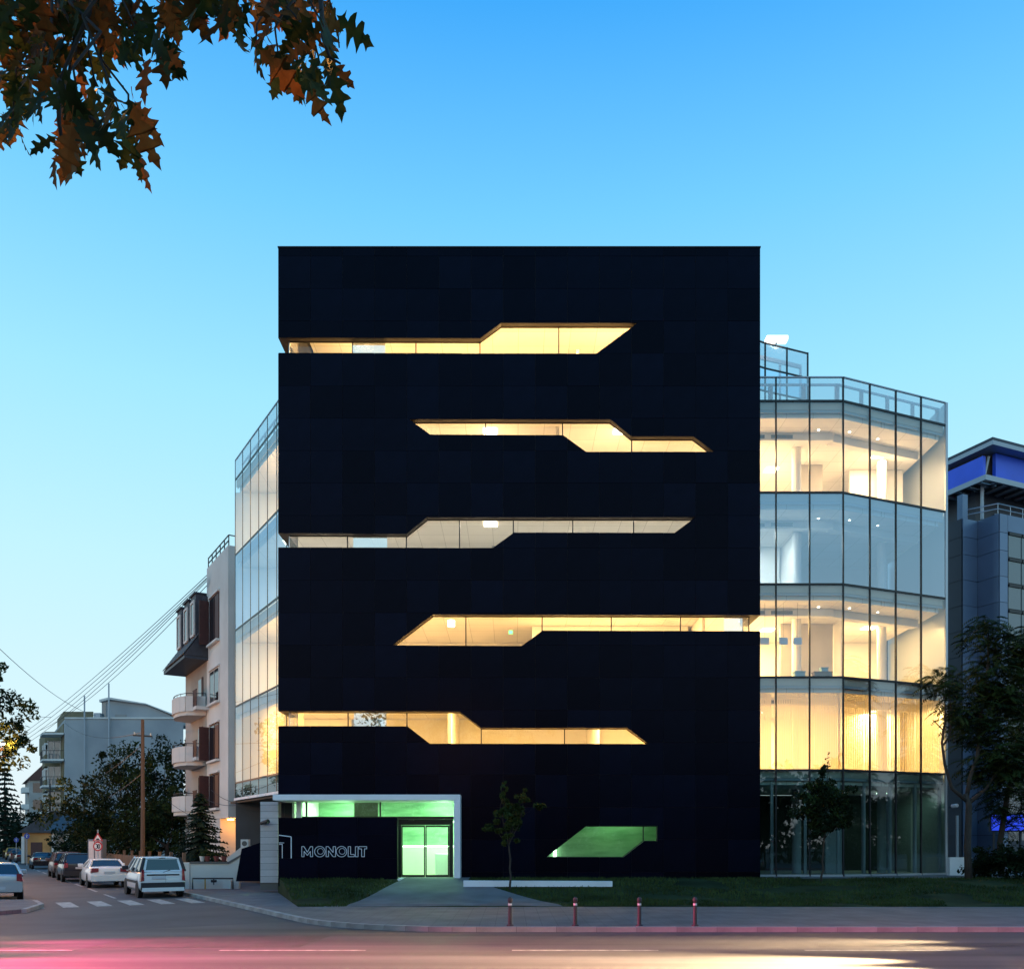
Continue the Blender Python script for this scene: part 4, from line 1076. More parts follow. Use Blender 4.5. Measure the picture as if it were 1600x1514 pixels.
while zz > 2.5:                                                     # window grid
    for k in range(5):
        s0 = .68 + k * 1.02
        w = MB().prism([N(s0, -.03, zz - 1.2), N(s0 + .94, -.03, zz - 1.2), N(s0 + .94, -.03, zz - .06), N(s0, -.03, zz - .06)], N(0, .02) - N(0, 0)).build('window', 'pale_glass', nb)
        MB().prism([N(s0, -.09, zz - .05), N(s0 + .94, -.09, zz - .05), N(s0 + .94, -.09, zz + .09), N(s0, -.09, zz + .09)], N(0, .07) - N(0, 0)).build('window_head', 'mullion', w)
    zz -= 1.36
npanels(.62, 5.8, 0, 0, [nzt - .88, nzt], 'navy_panel')
# terrace, railing, upper storey, blue boards, canopy and roof
MB().prism([N(-1.14, 1.27, nzt - .6), N(-.75, 1.27, nzt - .6), N(-.75, 1.6, nzt - .6), N(-1.14, 1.6, nzt - .6)], (0, 0, 1.9)).build('corner_pier', 'navy_panel', nb)
MB().prism([N(1.0, 2.2, nzt), N(14, 2.2, nzt), N(14, 14, nzt), N(1.0, 14, nzt)], (0, 0, 3.6)).build('upper_storey', 'navy_dark', nb)
npanels(2.4, 8, 2.15, 2.15, [nzt + .02, nzt + 1.1], 'navy_panel')
rl = MB()
for z in (.55, .28): rl.tube([N(-.7, 1.4, nzt + z), N(.05, .1, nzt + z), N(8, .1, nzt + z)], .03, 6)
for k in range(9): rl.tube([N(.05 + k * .95, .1, nzt), N(.05 + k * .95, .1, nzt + .55)], .02, 5)
rl.build('terrace_railing', 'alu', nb)
cz = ZA(749, 46.5); cc = P(1540, 749, 46.5)
def NC(s, r, z): return cc + (N(s, r) - N(0, 0)) + Vector((0, 0, z))
MB().prism([NC(0, 0, 0), NC(.14, 0, 0), NC(.14, 14, 0), NC(0, 14, 0)], (0, 0, .28)).build('canopy_fascia', 'steel_grey', nb)
MB().prism([NC(.142, 0, 0), NC(14, 0, 0), NC(14, .14, 0), NC(.142, .14, 0)], (0, 0, .28)).build('canopy_fascia', 'steel_grey', nb)
for k in range(9):
    MB().prism([NC(.16, .5 + k * .7, .05), NC(1.5, .5 + k * .7, .05), NC(1.5, .72 + k * .7, .05), NC(.16, .72 + k * .7, .05)], (0, 0, .06)).build('canopy_louvre', 'steel_grey', nb)
for k in range(8):
    MB().prism([NC(1.0 + k * .8, .16, .05), NC(1.25 + k * .8, .16, .05), NC(1.25 + k * .8, 1.5, .05), NC(1.0 + k * .8, 1.5, .05)], (0, 0, .06)).build('canopy_louvre', 'steel_grey', nb)
MB().tube([NC(.75, .8, -1.75), NC(.75, .8, .05)], .09, 10).build('canopy_post', 'steel_grey', nb)
MB().prism([NC(.7, .7, .29), NC(14, .7, .29), NC(14, 14, .29), NC(.7, 14, .29)], (0, 0, 1.45)).build('attic_wall', 'grille', nb)
MB().prism([NC(.25, .35, .29), NC(.45, .35, .29), NC(.45, 9, .29), NC(.25, 9, .29)], (0, 0, 1.15)).build('blue_board', 'blue_panel', nb)
MB().prism([NC(1.1, .25, .29), NC(9, .25, .29), NC(9, .45, .29), NC(1.1, .45, .29)], (0, 0, 1.40)).build('blue_board', 'blue_panel', nb)
MB().tube([NC(.5, .5, .3), NC(.75, .4, 1.5)], .07, 8).build('roof_strut', 'steel_grey', nb)
MB().tube([NC(.6, .6, .3), NC(.45, .55, 1.5)], .05, 8).build('roof_strut', 'steel_grey', nb)
rc = P(1551.4, 694, 46.2)
def NR(s, r, z): return rc + (N(s, r) - N(0, 0)) + Vector((0, 0, z))
MB().prism([NR(0, 0, 0), NR(14, 0, 0), NR(14, 14, 0), NR(0, 14, 0)], (0, 0, .22)).build('roof_fascia', 'steel_grey', nb)
MB().prism([NR(.06, .06, .221), NR(14, .06, .221), NR(14, 14, .221), NR(.06, 14, .221)], (0, 0, .2)).build('roof_edge', 'navy_dark', nb)
# ground floor entrance zone of that building
MB().box(XA(1495, 44.2), XA(1498, 44.2), 44.2, 44.3, .8, 3.6).build('door_frame', 'steel_grey', nb)
sc_ = thing('light_panel', 'glowing blue screen panel behind the right-hand trees', 'screen', tuple(P(1572, 1300, 44.5)))
MB().box(XA(1551, 44.5), XA(1600, 44.5), 44.5, 44.6, ZA(1297, 44.5), ZA(1273, 44.5)).build('screen', 'blue_screen', sc_)
MB().box(XA(1549, 44.5), XA(1602, 44.5), 44.61, 44.75, ZA(1299, 44.5), ZA(1271, 44.5)).build('casing', 'iron', sc_)
for px in (1555, 1596): MB().box(XA(px, 44.5), XA(px + 2, 44.5), 44.62, 44.74, ZB - .1, ZA(1299.3, 44.5)).build('leg', 'iron', sc_)
lwl = MB().box(XA(1484, 40.4), XA(1519, 40.4), 40.4, 40.7, ZB - .1, ZA(1339, 40.4)).build('low_wall', 'white_metal', None, 'pale low wall block beside the right end of the glass wing', 'low wall')
wcam = thing('security_camera', 'small white security camera on the wall right of the glass wing', 'camera', tuple(P(1494, 1260, 41.5)))
MB().tube([P(1488, 1259, 41.5), P(1495.5, 1258, 41.2)], .09, 10).build('housing', 'white_metal', wcam)
MB().tube([P(1483, 1261, 41.6), P(1490, 1261, 41.5)], .03, 6).build('bracket', 'iron', wcam)

# ================================================================= trees and plants
def leafcloud(m, c, rad, n, size, r, squash=1.0, shell=0.0, droop=0.0, flat=0.0):
    for k in range(n):
        while True:
            p = Vector((r.uniform(-1, 1), r.uniform(-1, 1), r.uniform(-1, 1)))
            if shell < p.length < 1: break
        q = Vector((c[0] + p.x * rad[0], c[1] + p.y * rad[1], c[2] + p.z * rad[2]))
        d1 = Vector((r.gauss(0, 1), r.gauss(0, 1), r.gauss(0, 1 - flat) - droop)).normalized()
        d2 = d1.cross(Vector((r.gauss(0, 1), r.gauss(0, 1), r.gauss(0, 1)))).normalized()
        s_ = size * r.uniform(.6, 1.3); d1 = d1 * s_; d2 = d2 * s_ * .42
        m.add([q - d1, q + d2 - d1 * .1, q + d1, q - d2 - d1 * .1], [(0, 1, 2, 3)])
def limb(m, a, b, r0, r1, r, wob=.15, n=6, sides=7):
    a, b = Vector(a), Vector(b); L = (b - a).length; pts = []; rr = []
    for i in range(n + 1):
        t = i / n; w = wob * L * .25 * math.sin(math.pi * t)
        pts.append(a.lerp(b, t) + Vector((r.uniform(-w, w), r.uniform(-w, w), r.uniform(-w, w) * .4))); rr.append(r0 + (r1 - r0) * t)
    m.tube(pts, rr, sides); m.smooth = True
    return pts
def tree(name, label, base, height, trunk_h, tr, clumps, leaf_n, leaf_s, lm, seed, group=None, branches=7, crown_mats=None, cat='tree'):
    """clumps: list of (centre offset from base, radii)"""
    r = random.Random(seed); base = Vector(base)
    o = thing(name, label, cat, tuple(base), 0, group)
    tb = MB(); top = base + Vector((r.uniform(-.1, .1), r.uniform(-.1, .1), trunk_h))
    limb(tb, base - Vector((0, 0, .1)), top, tr, tr * .7, r, .12)
    tb.build('trunk', 'bark', o)
    bb = MB()
    for k, (c, rad) in enumerate(clumps):
        tgt = base + Vector(c)
        mid = top.lerp(tgt, .5) + Vector((r.uniform(-.2, .2), r.uniform(-.2, .2), 0))
        limb(bb, top - Vector((0, 0, .05 * trunk_h)), mid, tr * .45, tr * .25, r, .2, 4, 6); limb(bb, mid, tgt, tr * .25, tr * .08, r, .3, 4, 5)
        for j in range(branches // 2):
            e = tgt + Vector((r.uniform(-1, 1) * rad[0], r.uniform(-1, 1) * rad[1], r.uniform(-.8, 1) * rad[2])) * .8
            limb(bb, mid.lerp(tgt, r.random()), e, tr * .12, tr * .03, r, .3, 3, 4)
    bb.build('branches', 'twig', o)
    mats = crown_mats or [lm]
    cl = [MB() for _ in mats]; tot = sum(rad[0] * rad[1] * rad[2] for _, rad in clumps)
    for c, rad in clumps:
        n = int(leaf_n * rad[0] * rad[1] * rad[2] / tot); sub = max(5, n // 55)
        for k in range(sub):
            p = Vector((r.gauss(0, .5), r.gauss(0, .5), r.gauss(0, .5)))
            if p.length > 1.05: p = p.normalized() * 1.0
            q = base + Vector(c) + Vector((p.x * rad[0], p.y * rad[1], p.z * rad[2])); f = r.uniform(.16, .34)
            leafcloud(cl[r.randrange(len(mats))], q, (rad[0] * f, rad[1] * f, rad[2] * f), n // sub, leaf_s, r)
    for m, mt in zip(cl, mats):
        if m.f: m.build('crown', mt, o)
    return o
# big dark tree left of the cream house
b = S(11.0, 68, .1)
tree('broadleaf_tree', 'big dark broadleaf tree before the grey concrete block', b, 11, 3.0, .28,
     [((-3.5, -1, 4.2), (2.6, 2.4, 2.6)), ((-.5, 0, 6.4), (2.8, 2.6, 2.6)), ((2.2, .5, 7.8), (2.4, 2.2, 2.4)), ((-1.8, 0, 7.6), (1.5, 1.5, 1.6)), ((2.0, -.5, 4.4), (3, 2.4, 2.8)), ((-1.0, -1.0, 3.6), (3.2, 2.4, 2.4))],
     15000, .15, 'leaf_dark', 11, crown_mats=['leaf_dark', 'leaf_dark', 'leaf_mid'])
b = S(11.6, 61.5, .1)
tree('broadleaf_tree', 'dark leafy tree beside the balconies of the cream house', b, 7, 2.0, .18,
     [((-1.4, 0, 2.9), (2.0, 1.5, 1.9)), ((.4, 0, 4.2), (1.8, 1.4, 1.9)), ((-.6, .5, 1.6), (2.4, 1.4, 1.2))], 7500, .13, 'leaf_dark', 12, crown_mats=['leaf_dark', 'leaf_mid'])
# bare tree
def bare(name, label, base, segs, seed):
    r = random.Random(seed); o = thing(name, label, 'tree', tuple(base)); t = MB(); tw = MB()
    def grow(a, d, L, rad, lvl):
        e = a + d * L
        pts = limb(t if lvl < 2 else tw, a, e, rad, rad * .6, r, .35, 5, 6 if lvl < 2 else 4)
        if lvl >= 5: return
        for k in range(3 if lvl < 3 else 2):
            nd = (d + Vector((r.gauss(0, .55), r.gauss(0, .4), r.gauss(.1, .4)))).normalized()
            grow(pts[r.randint(2, 5)], nd, L * r.uniform(.55, .8), rad * .55, lvl + 1)
    grow(Vector(base), Vector((.08, 0, 1)), segs, .2, 0)
    t.build('trunk', 'bark', o); tw.build('branches', 'twig', o)
bare('bare_tree', 'leafless crooked tree in front of the concrete firewall', S(9.9, 71, .1), 3.6, 21)
# left-hand street tree lit by a lamp, and far conifers and trees
b = S(-.4, 72, .12)
tree('broadleaf_tree', 'tall street tree at the left edge lit orange by a lamp', b, 16, 6, .3,
     [((1.2, 0, 8.0), (3.0, 2.8, 1.8)), ((2.0, 0, 10.5), (3.2, 3, 2.4)), ((.6, 0, 13.2), (2.6, 2.6, 2.6)), ((4.2, -.5, 9.0), (1.8, 1.8, 1.3)), ((-1.5, 0, 11), (2.4, 2.4, 2.6))], 11000, .19, 'leaf_mid', 13, crown_mats=['leaf_dark', 'leaf_mid'])
def conifer(name, label, base, h, rad, seed, n=26, mt='needles', lean=0.0, cat='tree'):
    r = random.Random(seed); base = Vector(base); o = thing(name, label, cat, tuple(base)); t = MB()
    limb(t, base - Vector((0, 0, .1)), base + Vector((0, 0, h)), .022 * h, .01, r, .02); t.build('trunk', 'bark', o)
    c = MB(); z = h * .10
    while z < h * .99:
        f = 1 - z / h; R_ = rad * (f ** .8) * r.uniform(.85, 1.12) + .04 * rad; nb_ = max(5, int(9 * (f + .35))); a0 = r.uniform(0, 6)
        for k in range(nb_):
            a = a0 + 6.283 * k / nb_ + r.uniform(-.25, .25); L = R_ * r.uniform(.75, 1.15); d = Vector((math.cos(a), math.sin(a), r.uniform(-.28, -.02)))
            st = base + Vector((0, 0, z)); side_ = Vector((-math.sin(a), math.cos(a), 0)); m_ = max(4, int(L / (.035 * h)))
            for i in range(m_):
                u = (i + .5) / m_; p = st + d * L * u; w = (.10 + .16 * (1 - u)) * rad * .55
                for sgn in (-1, 1):
                    e = p + side_ * sgn * w + d * w * .8 + Vector((0, 0, r.uniform(-.12, .02) * w * 2)); th = .016 * h * r.uniform(.6, 1.2)
                    c.add([p - d * th, e, p + d * th, p + Vector((0, 0, th * 1.4))], [(0, 1, 2), (0, 1, 3), (2, 1, 3)])
        z += h / n
    c.build('crown', mt, o)
conifer('spruce_tree', 'dark spruce before the porch of the cream house', P(313, 1350, 43.5) + Vector((0, 0, -.9)), 4.4, 1.9, 31, 34)
conifer('conifer_tree', 'tall dark conifer at the far end of the street', Vector((XA(8, 128), 128, .1)), 15.5, 3.6, 32, 22)
for i, (px, Y, zc, rx, rz, lab) in enumerate(((26, 165, 4.4, 5.5, 4.6, 'dark tree mass far down the street beyond the poles'), (52, 118, 3.2, 2.4, 3.0, 'dark shrubby tree beside the narrow gabled house'), (-4, 140, 4.0, 4.0, 4.2, 'dark tree behind the far parked cars at the left edge'),
                                             (120, 78, 2.3, 2.3, 2.0, 'low dark bush before the porch house'), (150, 74, 2.2, 2.2, 2.0, 'dark bush behind the speed limit sign'))):
    tree('broadleaf_tree' if i < 3 else 'bush', lab, (XA(px, Y), Y, .1), 8, zc * .4, .2, [((0, 0, zc), (rx, 2.5, rz)), ((rx * .4, 0, zc * 1.3), (rx * .6, 2, rz * .6)), ((-rx * .4, 0, zc * .7), (rx * .7, 2, rz * .6))], 3200, .26 if i < 3 else .14, 'leaf_dark', 40 + i, cat='tree' if i < 3 else 'bush')
# young trees on the lawn
yb = Vector((XA(797, 32.7), 32.7, lz(32.7)))
tree('young_tree', 'slender young tree with sparse yellow green leaves before the black facade', yb, 4.2, 1.75, .045,
     [((.0, 0, 1.95), (.35, .3, .3)), ((-.55, 0, 2.35), (.55, .4, .28)), ((.0, .1, 2.75), (.62, .5, .5)), ((.55, 0, 3.1), (.62, .4, .28)), ((-.25, 0, 3.5), (.30, .3, .38)), ((.45, 0, 3.55), (.28, .3, .25)), ((-.30, 0, 4.0), (.14, .14, .25))],
     2600, .08, 'leaf_light', 51, crown_mats=['leaf_light', 'leaf_mid'])
yb = Vector((XA(1283, 35.0), 35.0, lz(35)))
tree('young_tree', 'young round headed tree with a thin stem before the right glass wing', yb, 5, 1.75, .045,
     [((.1, 0, 2.2), (.85, .7, .50)), ((0, 0, 2.9), (1.15, .9, .75)), ((.2, 0, 3.6), (.95, .8, .5)), ((.25, 0, 4.25), (.42, .3, .4)), ((.30, 0, 4.85), (.12, .12, .28)), ((.85, 0, 2.7), (.5, .5, .45))],
     6000, .085, 'leaf_dark', 52, crown_mats=['leaf_dark', 'leaf_dark', 'leaf_mid'])
# big tree at the right edge, feathery drooping leaves
def feather_tree(name, label, base, clumps, stems, n_fr, seed, mats, fl=.62):
    r = random.Random(seed); base = Vector(base); o = thing(name, label, 'tree', tuple(base)); t = MB()
    for pts, rr in stems: t.tube([base + Vector(p) for p in pts], rr, 8)
    t.smooth = True; t.build('trunk', 'bark', o)
    cr_ = [MB() for _ in mats]; tw = MB(); tot = sum(a[0] * a[1] * a[2] for _, a in clumps)
    for c, rad in clumps:
        for k in range(max(4, int(n_fr * rad[0] * rad[1] * rad[2] / tot))):
            while True:
                p = Vector((r.uniform(-1, 1), r.uniform(-1, 1), r.uniform(-1, 1)))
                if p.length < 1: break
            q = base + Vector(c) + Vector((p.x * rad[0], p.y * rad[1], p.z * rad[2])); m = cr_[r.randrange(len(mats))]
            a = r.uniform(0, 6.283); d = Vector((math.cos(a), math.sin(a), r.uniform(-.1, .5))); L = fl * r.uniform(.7, 1.25); nl = 9; prev = q
            for i in range(nl):
                u = (i + 1) / nl; pnt = q + d * L * u + Vector((0, 0, -.55 * L * u * u)); tang = (pnt - prev).normalized(); sd = tang.cross(Vector((0, 0, 1))).normalized()
                for sg in (-1, 1):
                    ll = .16 * (1.15 - .5 * abs(u - .5)) * r.uniform(.8, 1.2); e = pnt + sd * sg * ll + tang * ll * .35 + Vector((0, 0, -ll * .45))
                    wv = tang * .032; m.add([pnt, pnt.lerp(e, .5) + wv, e, pnt.lerp(e, .5) - wv], [(0, 1, 2, 3)])
                prev = pnt
    for m, mt in zip(cr_, mats): m.build('crown', mt, o)
rb = Vector((XA(1514, 36.2), 36.2, .55))
feather_tree('ash_tree', 'large feathery leaved tree with a forked trunk right of the glass wing', rb,
    [((.9, .3, 7.2), (1.6, 1.2, 1.2)), ((.9, .3, 10.2), (1.0, .9, .8)), ((1.5, .3, 8.6), (1.4, 1.2, 1.1)), ((-.9, 0, 8.3), (1.0, .8, .7)), ((-.75, 0, 7.2), (.6, .6, .6)), ((.2, .2, 6.4), (.9, .9, .8)), ((1.9, .3, 5.2), (1.3, 1.1, 1.2)), ((.9, .5, 4.9), (.8, .8, .8)), ((.9, .2, 10.9), (.55, .5, .28)), ((2.3, 0, 9.8), (1.1, 1, .9))],
    [([(0, 0, -.2), (-.06, 0, 1.5), (.0, 0, 3.2), (-.14, 0, 3.7)], [.17, .14, .12, .10]),
     ([(-.1, 0, 3.4), (-.7, 0, 3.9), (-1.0, 0, 4.9), (-1.12, 0, 5.8), (-.98, 0, 6.8), (-1.0, 0, 7.8)], [.09, .075, .06, .05, .04, .02]),
     ([(-.1, 0, 3.5), (.05, 0, 4.4), (.35, 0, 5.2), (.5, .1, 6.6), (.9, .2, 9.0), (.9, .2, 10.8)], [.09, .08, .07, .06, .045, .02]),
     ([(-1.12, 0, 5.6), (-.8, 0, 6.1), (-.72, 0, 7.0), (-.85, 0, 8.0)], [.04, .035, .03, .015]),
     ([(-1.05, 0, 6.3), (-1.5, 0, 6.75)], [.03, .012]), ([(.0, 0, 3.3), (.8, .2, 3.9), (1.6, .3, 5.0)], [.08, .06, .03])],
    1500, 61, ['leaf_dark', 'leaf_mid', 'leaf_light'])
rb2 = Vector((XA(1566, 39), 39, .6))
feather_tree('ash_tree', 'second dark leafy tree behind the forked one at the right edge', rb2,
    [((.6, 0, 3.4), (1.5, 1, 1.3)), ((1.0, 0, 5.6), (1.6, 1, 1.3)), ((1.4, 0, 8.0), (1.6, 1.2, 1.4)), ((.2, 0, 4.6), (1.0, .8, .9)), ((1.6, .0, 10.0), (1.2, 1, .8))],
    [([(0, 0, -.2), (-.1, 0, 1.6), (.2, 0, 3.6), (.7, 0, 6.0), (1.2, 0, 9.0)], [.15, .13, .11, .08, .03])], 1100, 62, ['leaf_dark', 'leaf_dark', 'leaf_mid'])
for i, (px, Y, w, h) in enumerate(((1545, 37.5, 1.0, 1.0), (1590, 36.5, 1.5, 1.35), (1620, 35.5, 1.4, 1.2))):
    tree('bush', ['low dark bush at the foot of the forked tree', 'broad dark bush below the blue screen', 'dark bush at the right edge of the lawn'][i], (XA(px, Y), Y, .62), 2, .4, .06, [((0, 0, h * .6), (w, .8, h * .75))], 2200, .09, 'leaf_dark', 70 + i, cat='bush')

# overhanging oak near the camera ------------------------------------------
oak = thing('oak_tree', 'red oak branches with lobed autumn leaves hanging in at the top left', 'tree', (-7.5, -1.5, .12))
r = random.Random(5)
t = MB(); limb(t, (-7.5, -1.5, 0), (-7.2, -1.2, 6.5), .34, .26, r, .06, 6, 12); t.build('trunk', 'bark', oak)
def oak_leaf(seed):
    r_ = random.Random(seed)
    prof = [(0, .0), (.08, .03), (.14, .10), (.20, .20), (.23, .235), (.23, .17), (.25, .10), (.31, .075), (.36, .16), (.43, .27), (.49, .335), (.475, .25), (.485, .15), (.53, .10), (.58, .15), (.65, .25), (.72, .29), (.70, .21), (.71, .12), (.76, .085), (.81, .12), (.87, .155), (.86, .09), (.92, .05), (1.0, .0)]
    m = MB(); n = len(prof); cu = r_.uniform(-.7, .7); tw_ = r_.uniform(-.3, .3)
    L = [(x + r_.uniform(-.015, .015), -y * r_.uniform(.75, 1.1)) for x, y in prof]; Rr = [(x + r_.uniform(-.015, .015), y * r_.uniform(.75, 1.1)) for x, y in prof]
    def pt(x, y): return (x * .17, y * .17, cu * .17 * (x * x) + .35 * .17 * abs(y) * (.4 + tw_ * x) - .04 * .17)
    for i in range(n):
        xm = prof[i][0]
        m.v += [pt(xm, 0), pt(*L[i]), pt(*Rr[i])]
    for i in range(n - 1):
        a, b_ = i * 3, (i + 1) * 3
        m.f += [(a, b_, b_ + 1, a + 1), (a, a + 2, b_ + 2, b_)]
    m.v += [pt(-.30, .01), pt(-.30, -.01)]; m.f.append((len(m.v) - 2, len(m.v) - 1, 0)); 
    return m
leaf_me = {}
for mt in ('oak_green', 'oak_brown', 'oak_orange'):
    leaf_me[mt] = [oak_leaf(90 + k).mesh('leaf', mt) for k in range(10)]
# (pixel x, y, spread, count)
CL = [(20, 20, 45, 20), (75, 30, 45, 20), (135, 20, 45, 20), (190, 25, 40, 16), (40, 85, 45, 18), (100, 90, 42, 16), (155, 80, 38, 14), (215, 80, 32, 10), (250, 105, 24, 8), (20, 150, 34, 12), (70, 150, 36, 12),
      (20, 215, 22, 7), (95, 205, 26, 9), (130, 235, 24, 8), (185, 200, 24, 7), (200, 245, 16, 4), (150, 165, 24, 6), (95, 250, 16, 5), (270, 20, 30, 8), (315, 20, 30, 7), (350, 20, 28, 7), (395, 25, 34, 10), (440, 30, 32, 10), (480, 30, 32, 10),
      (505, 70, 24, 7), (400, 105, 20, 6), (435, 120, 22, 7), (475, 125, 26, 9), (500, 130, 18, 5), (530, 105, 9, 2), (460, 75, 26, 6), (225, 130, 18, 5), (0, 110, 25, 7)]
centres = []
cnt = 0
for px, py, sp, n in CL:
    Yc = 4.5 + r.uniform(-.45, .45); centres.append(P(px, py - 30, Yc))
    for k in range(n):
        if cnt >= 298: break
        a, d = r.uniform(0, 6.283), sp * math.sqrt(r.random())
        pos = P(px + d * math.cos(a), py + d * math.sin(a) - 36, Yc + r.uniform(-.35, .35))
        u = r.random(); mt = 'oak_green' if u < .46 else ('oak_brown' if u < .80 else 'oak_orange')
        o = bpy.data.objects.new('leaf', r.choice(leaf_me[mt])); col.objects.link(o); o.parent = oak
        o.location = pos - oak.location
        down = Vector((r.gauss(0, .55), r.gauss(0, .5), -1)).normalized()
        zax = Vector((r.gauss(0, .8), -1, r.gauss(0, .5))); yax = zax.cross(down).normalized(); zax = down.cross(yax)
        o.rotation_euler = Matrix((down, yax, zax)).transposed().to_euler(); s_ = r.uniform(.85, 1.4); o.scale = (s_, s_ * r.uniform(.85, 1.25), s_)
        cnt += 1
# limbs that carry the leaves
t = MB()
hub = P(100, -260, 4.6); limb(t, (-7.2, -1.2, 6.4), hub, .12, .05, r, .2, 8, 8)
hub2 = P(420, -200, 4.6); limb(t, hub, hub2, .045, .03, r, .25, 6, 7)
for c in centres:
    h = hub if c.x < XA(300, c.y) else hub2
    pts = limb(t, h + Vector((r.uniform(-.1, .1), 0, 0)), c, .018, .004, r, .35, 7, 5)
for pth in ([(150, -60), (140, 20), (100, 110), (92, 130)], [(92, 125), (120, 165), (160, 200)], [(92, 128), (92, 190), (98, 230)], [(220, 30), (240, 70), (262, 100)], [(500, -20), (505, 60), (515, 90), (532, 100)]):
    t.tube([P(x, y, 4.35) for x, y in pth], [.013, .011, .008, .005][:len(pth)], 6)
t.build('branch', 'twig', oak)
# the rest of that crown, over and behind the camera
cb = MB(); r2 = random.Random(77)
for k in range(260):
    while True:
        p = Vector((r2.uniform(-1, 1), r2.uniform(-1, 1), r2.uniform(-1, 1)))
        if .35 < p.length < 1: break
    c = Vector((-5 + p.x * 9.5, -5.5 + p.y * 6, 12 + p.z * 6.0))
    if c.y > -1.0: continue
    leafcloud(cb, c, (1.0, 1.0, .9), 26, .22, r2)
cb.build('crown', 'oak_green', oak, kind='stuff')

# ================================================================= vehicles
SPEC = {
 'van':   dict(L=4.45, W=1.74, H=1.66, st=[(0, .46, 1.00, .82), (.05, .32, 1.03, .86), (.5, .28, 1.04, .87), (3.0, .26, 1.0, .87), (3.4, .26, .98, .86), (4.2, .28, .84, .80), (4.45, .40, .68, .66)],
               base=(.06, 3.40, 1.06), roof=(.22, 2.45), wb=.83, wr=.68, wheels=(.72, 3.62), rear_glass=True),
 'sedan': dict(L=4.50, W=1.80, H=1.42, st=[(0, .50, .92, .76), (.06, .32, 1.00, .85), (.55, .28, 1.04, .90), (1.0, .26, 1.0, .90), (3.2, .25, .96, .90), (4.3, .27, .80, .82), (4.5, .40, .62, .68)],
               base=(.80, 3.35, .97), roof=(1.40, 2.45), wb=.82, wr=.62, wheels=(.95, 3.70), rear_glass=True),
 'hatch': dict(L=4.20, W=1.75, H=1.45, st=[(0, .48, .94, .78), (.06, .32, .99, .85), (.5, .28, 1.0, .875), (3.0, .25, .95, .875), (3.95, .27, .80, .80), (4.2, .40, .62, .66)],
               base=(.10, 3.15, .94), roof=(.62, 2.25), wb=.82, wr=.64, wheels=(.78, 3.36), rear_glass=True),
 'suv':   dict(L=4.40, W=1.82, H=1.64, st=[(0, .52, 1.04, .82), (.06, .36, 1.08, .88), (.5, .32, 1.08, .91), (3.1, .30, 1.04, .91), (4.15, .32, .94, .86), (4.4, .45, .74, .72)],
               base=(.08, 3.25, 1.03), roof=(.42, 2.35), wb=.85, wr=.68, wheels=(.82, 3.50), rear_glass=True)}
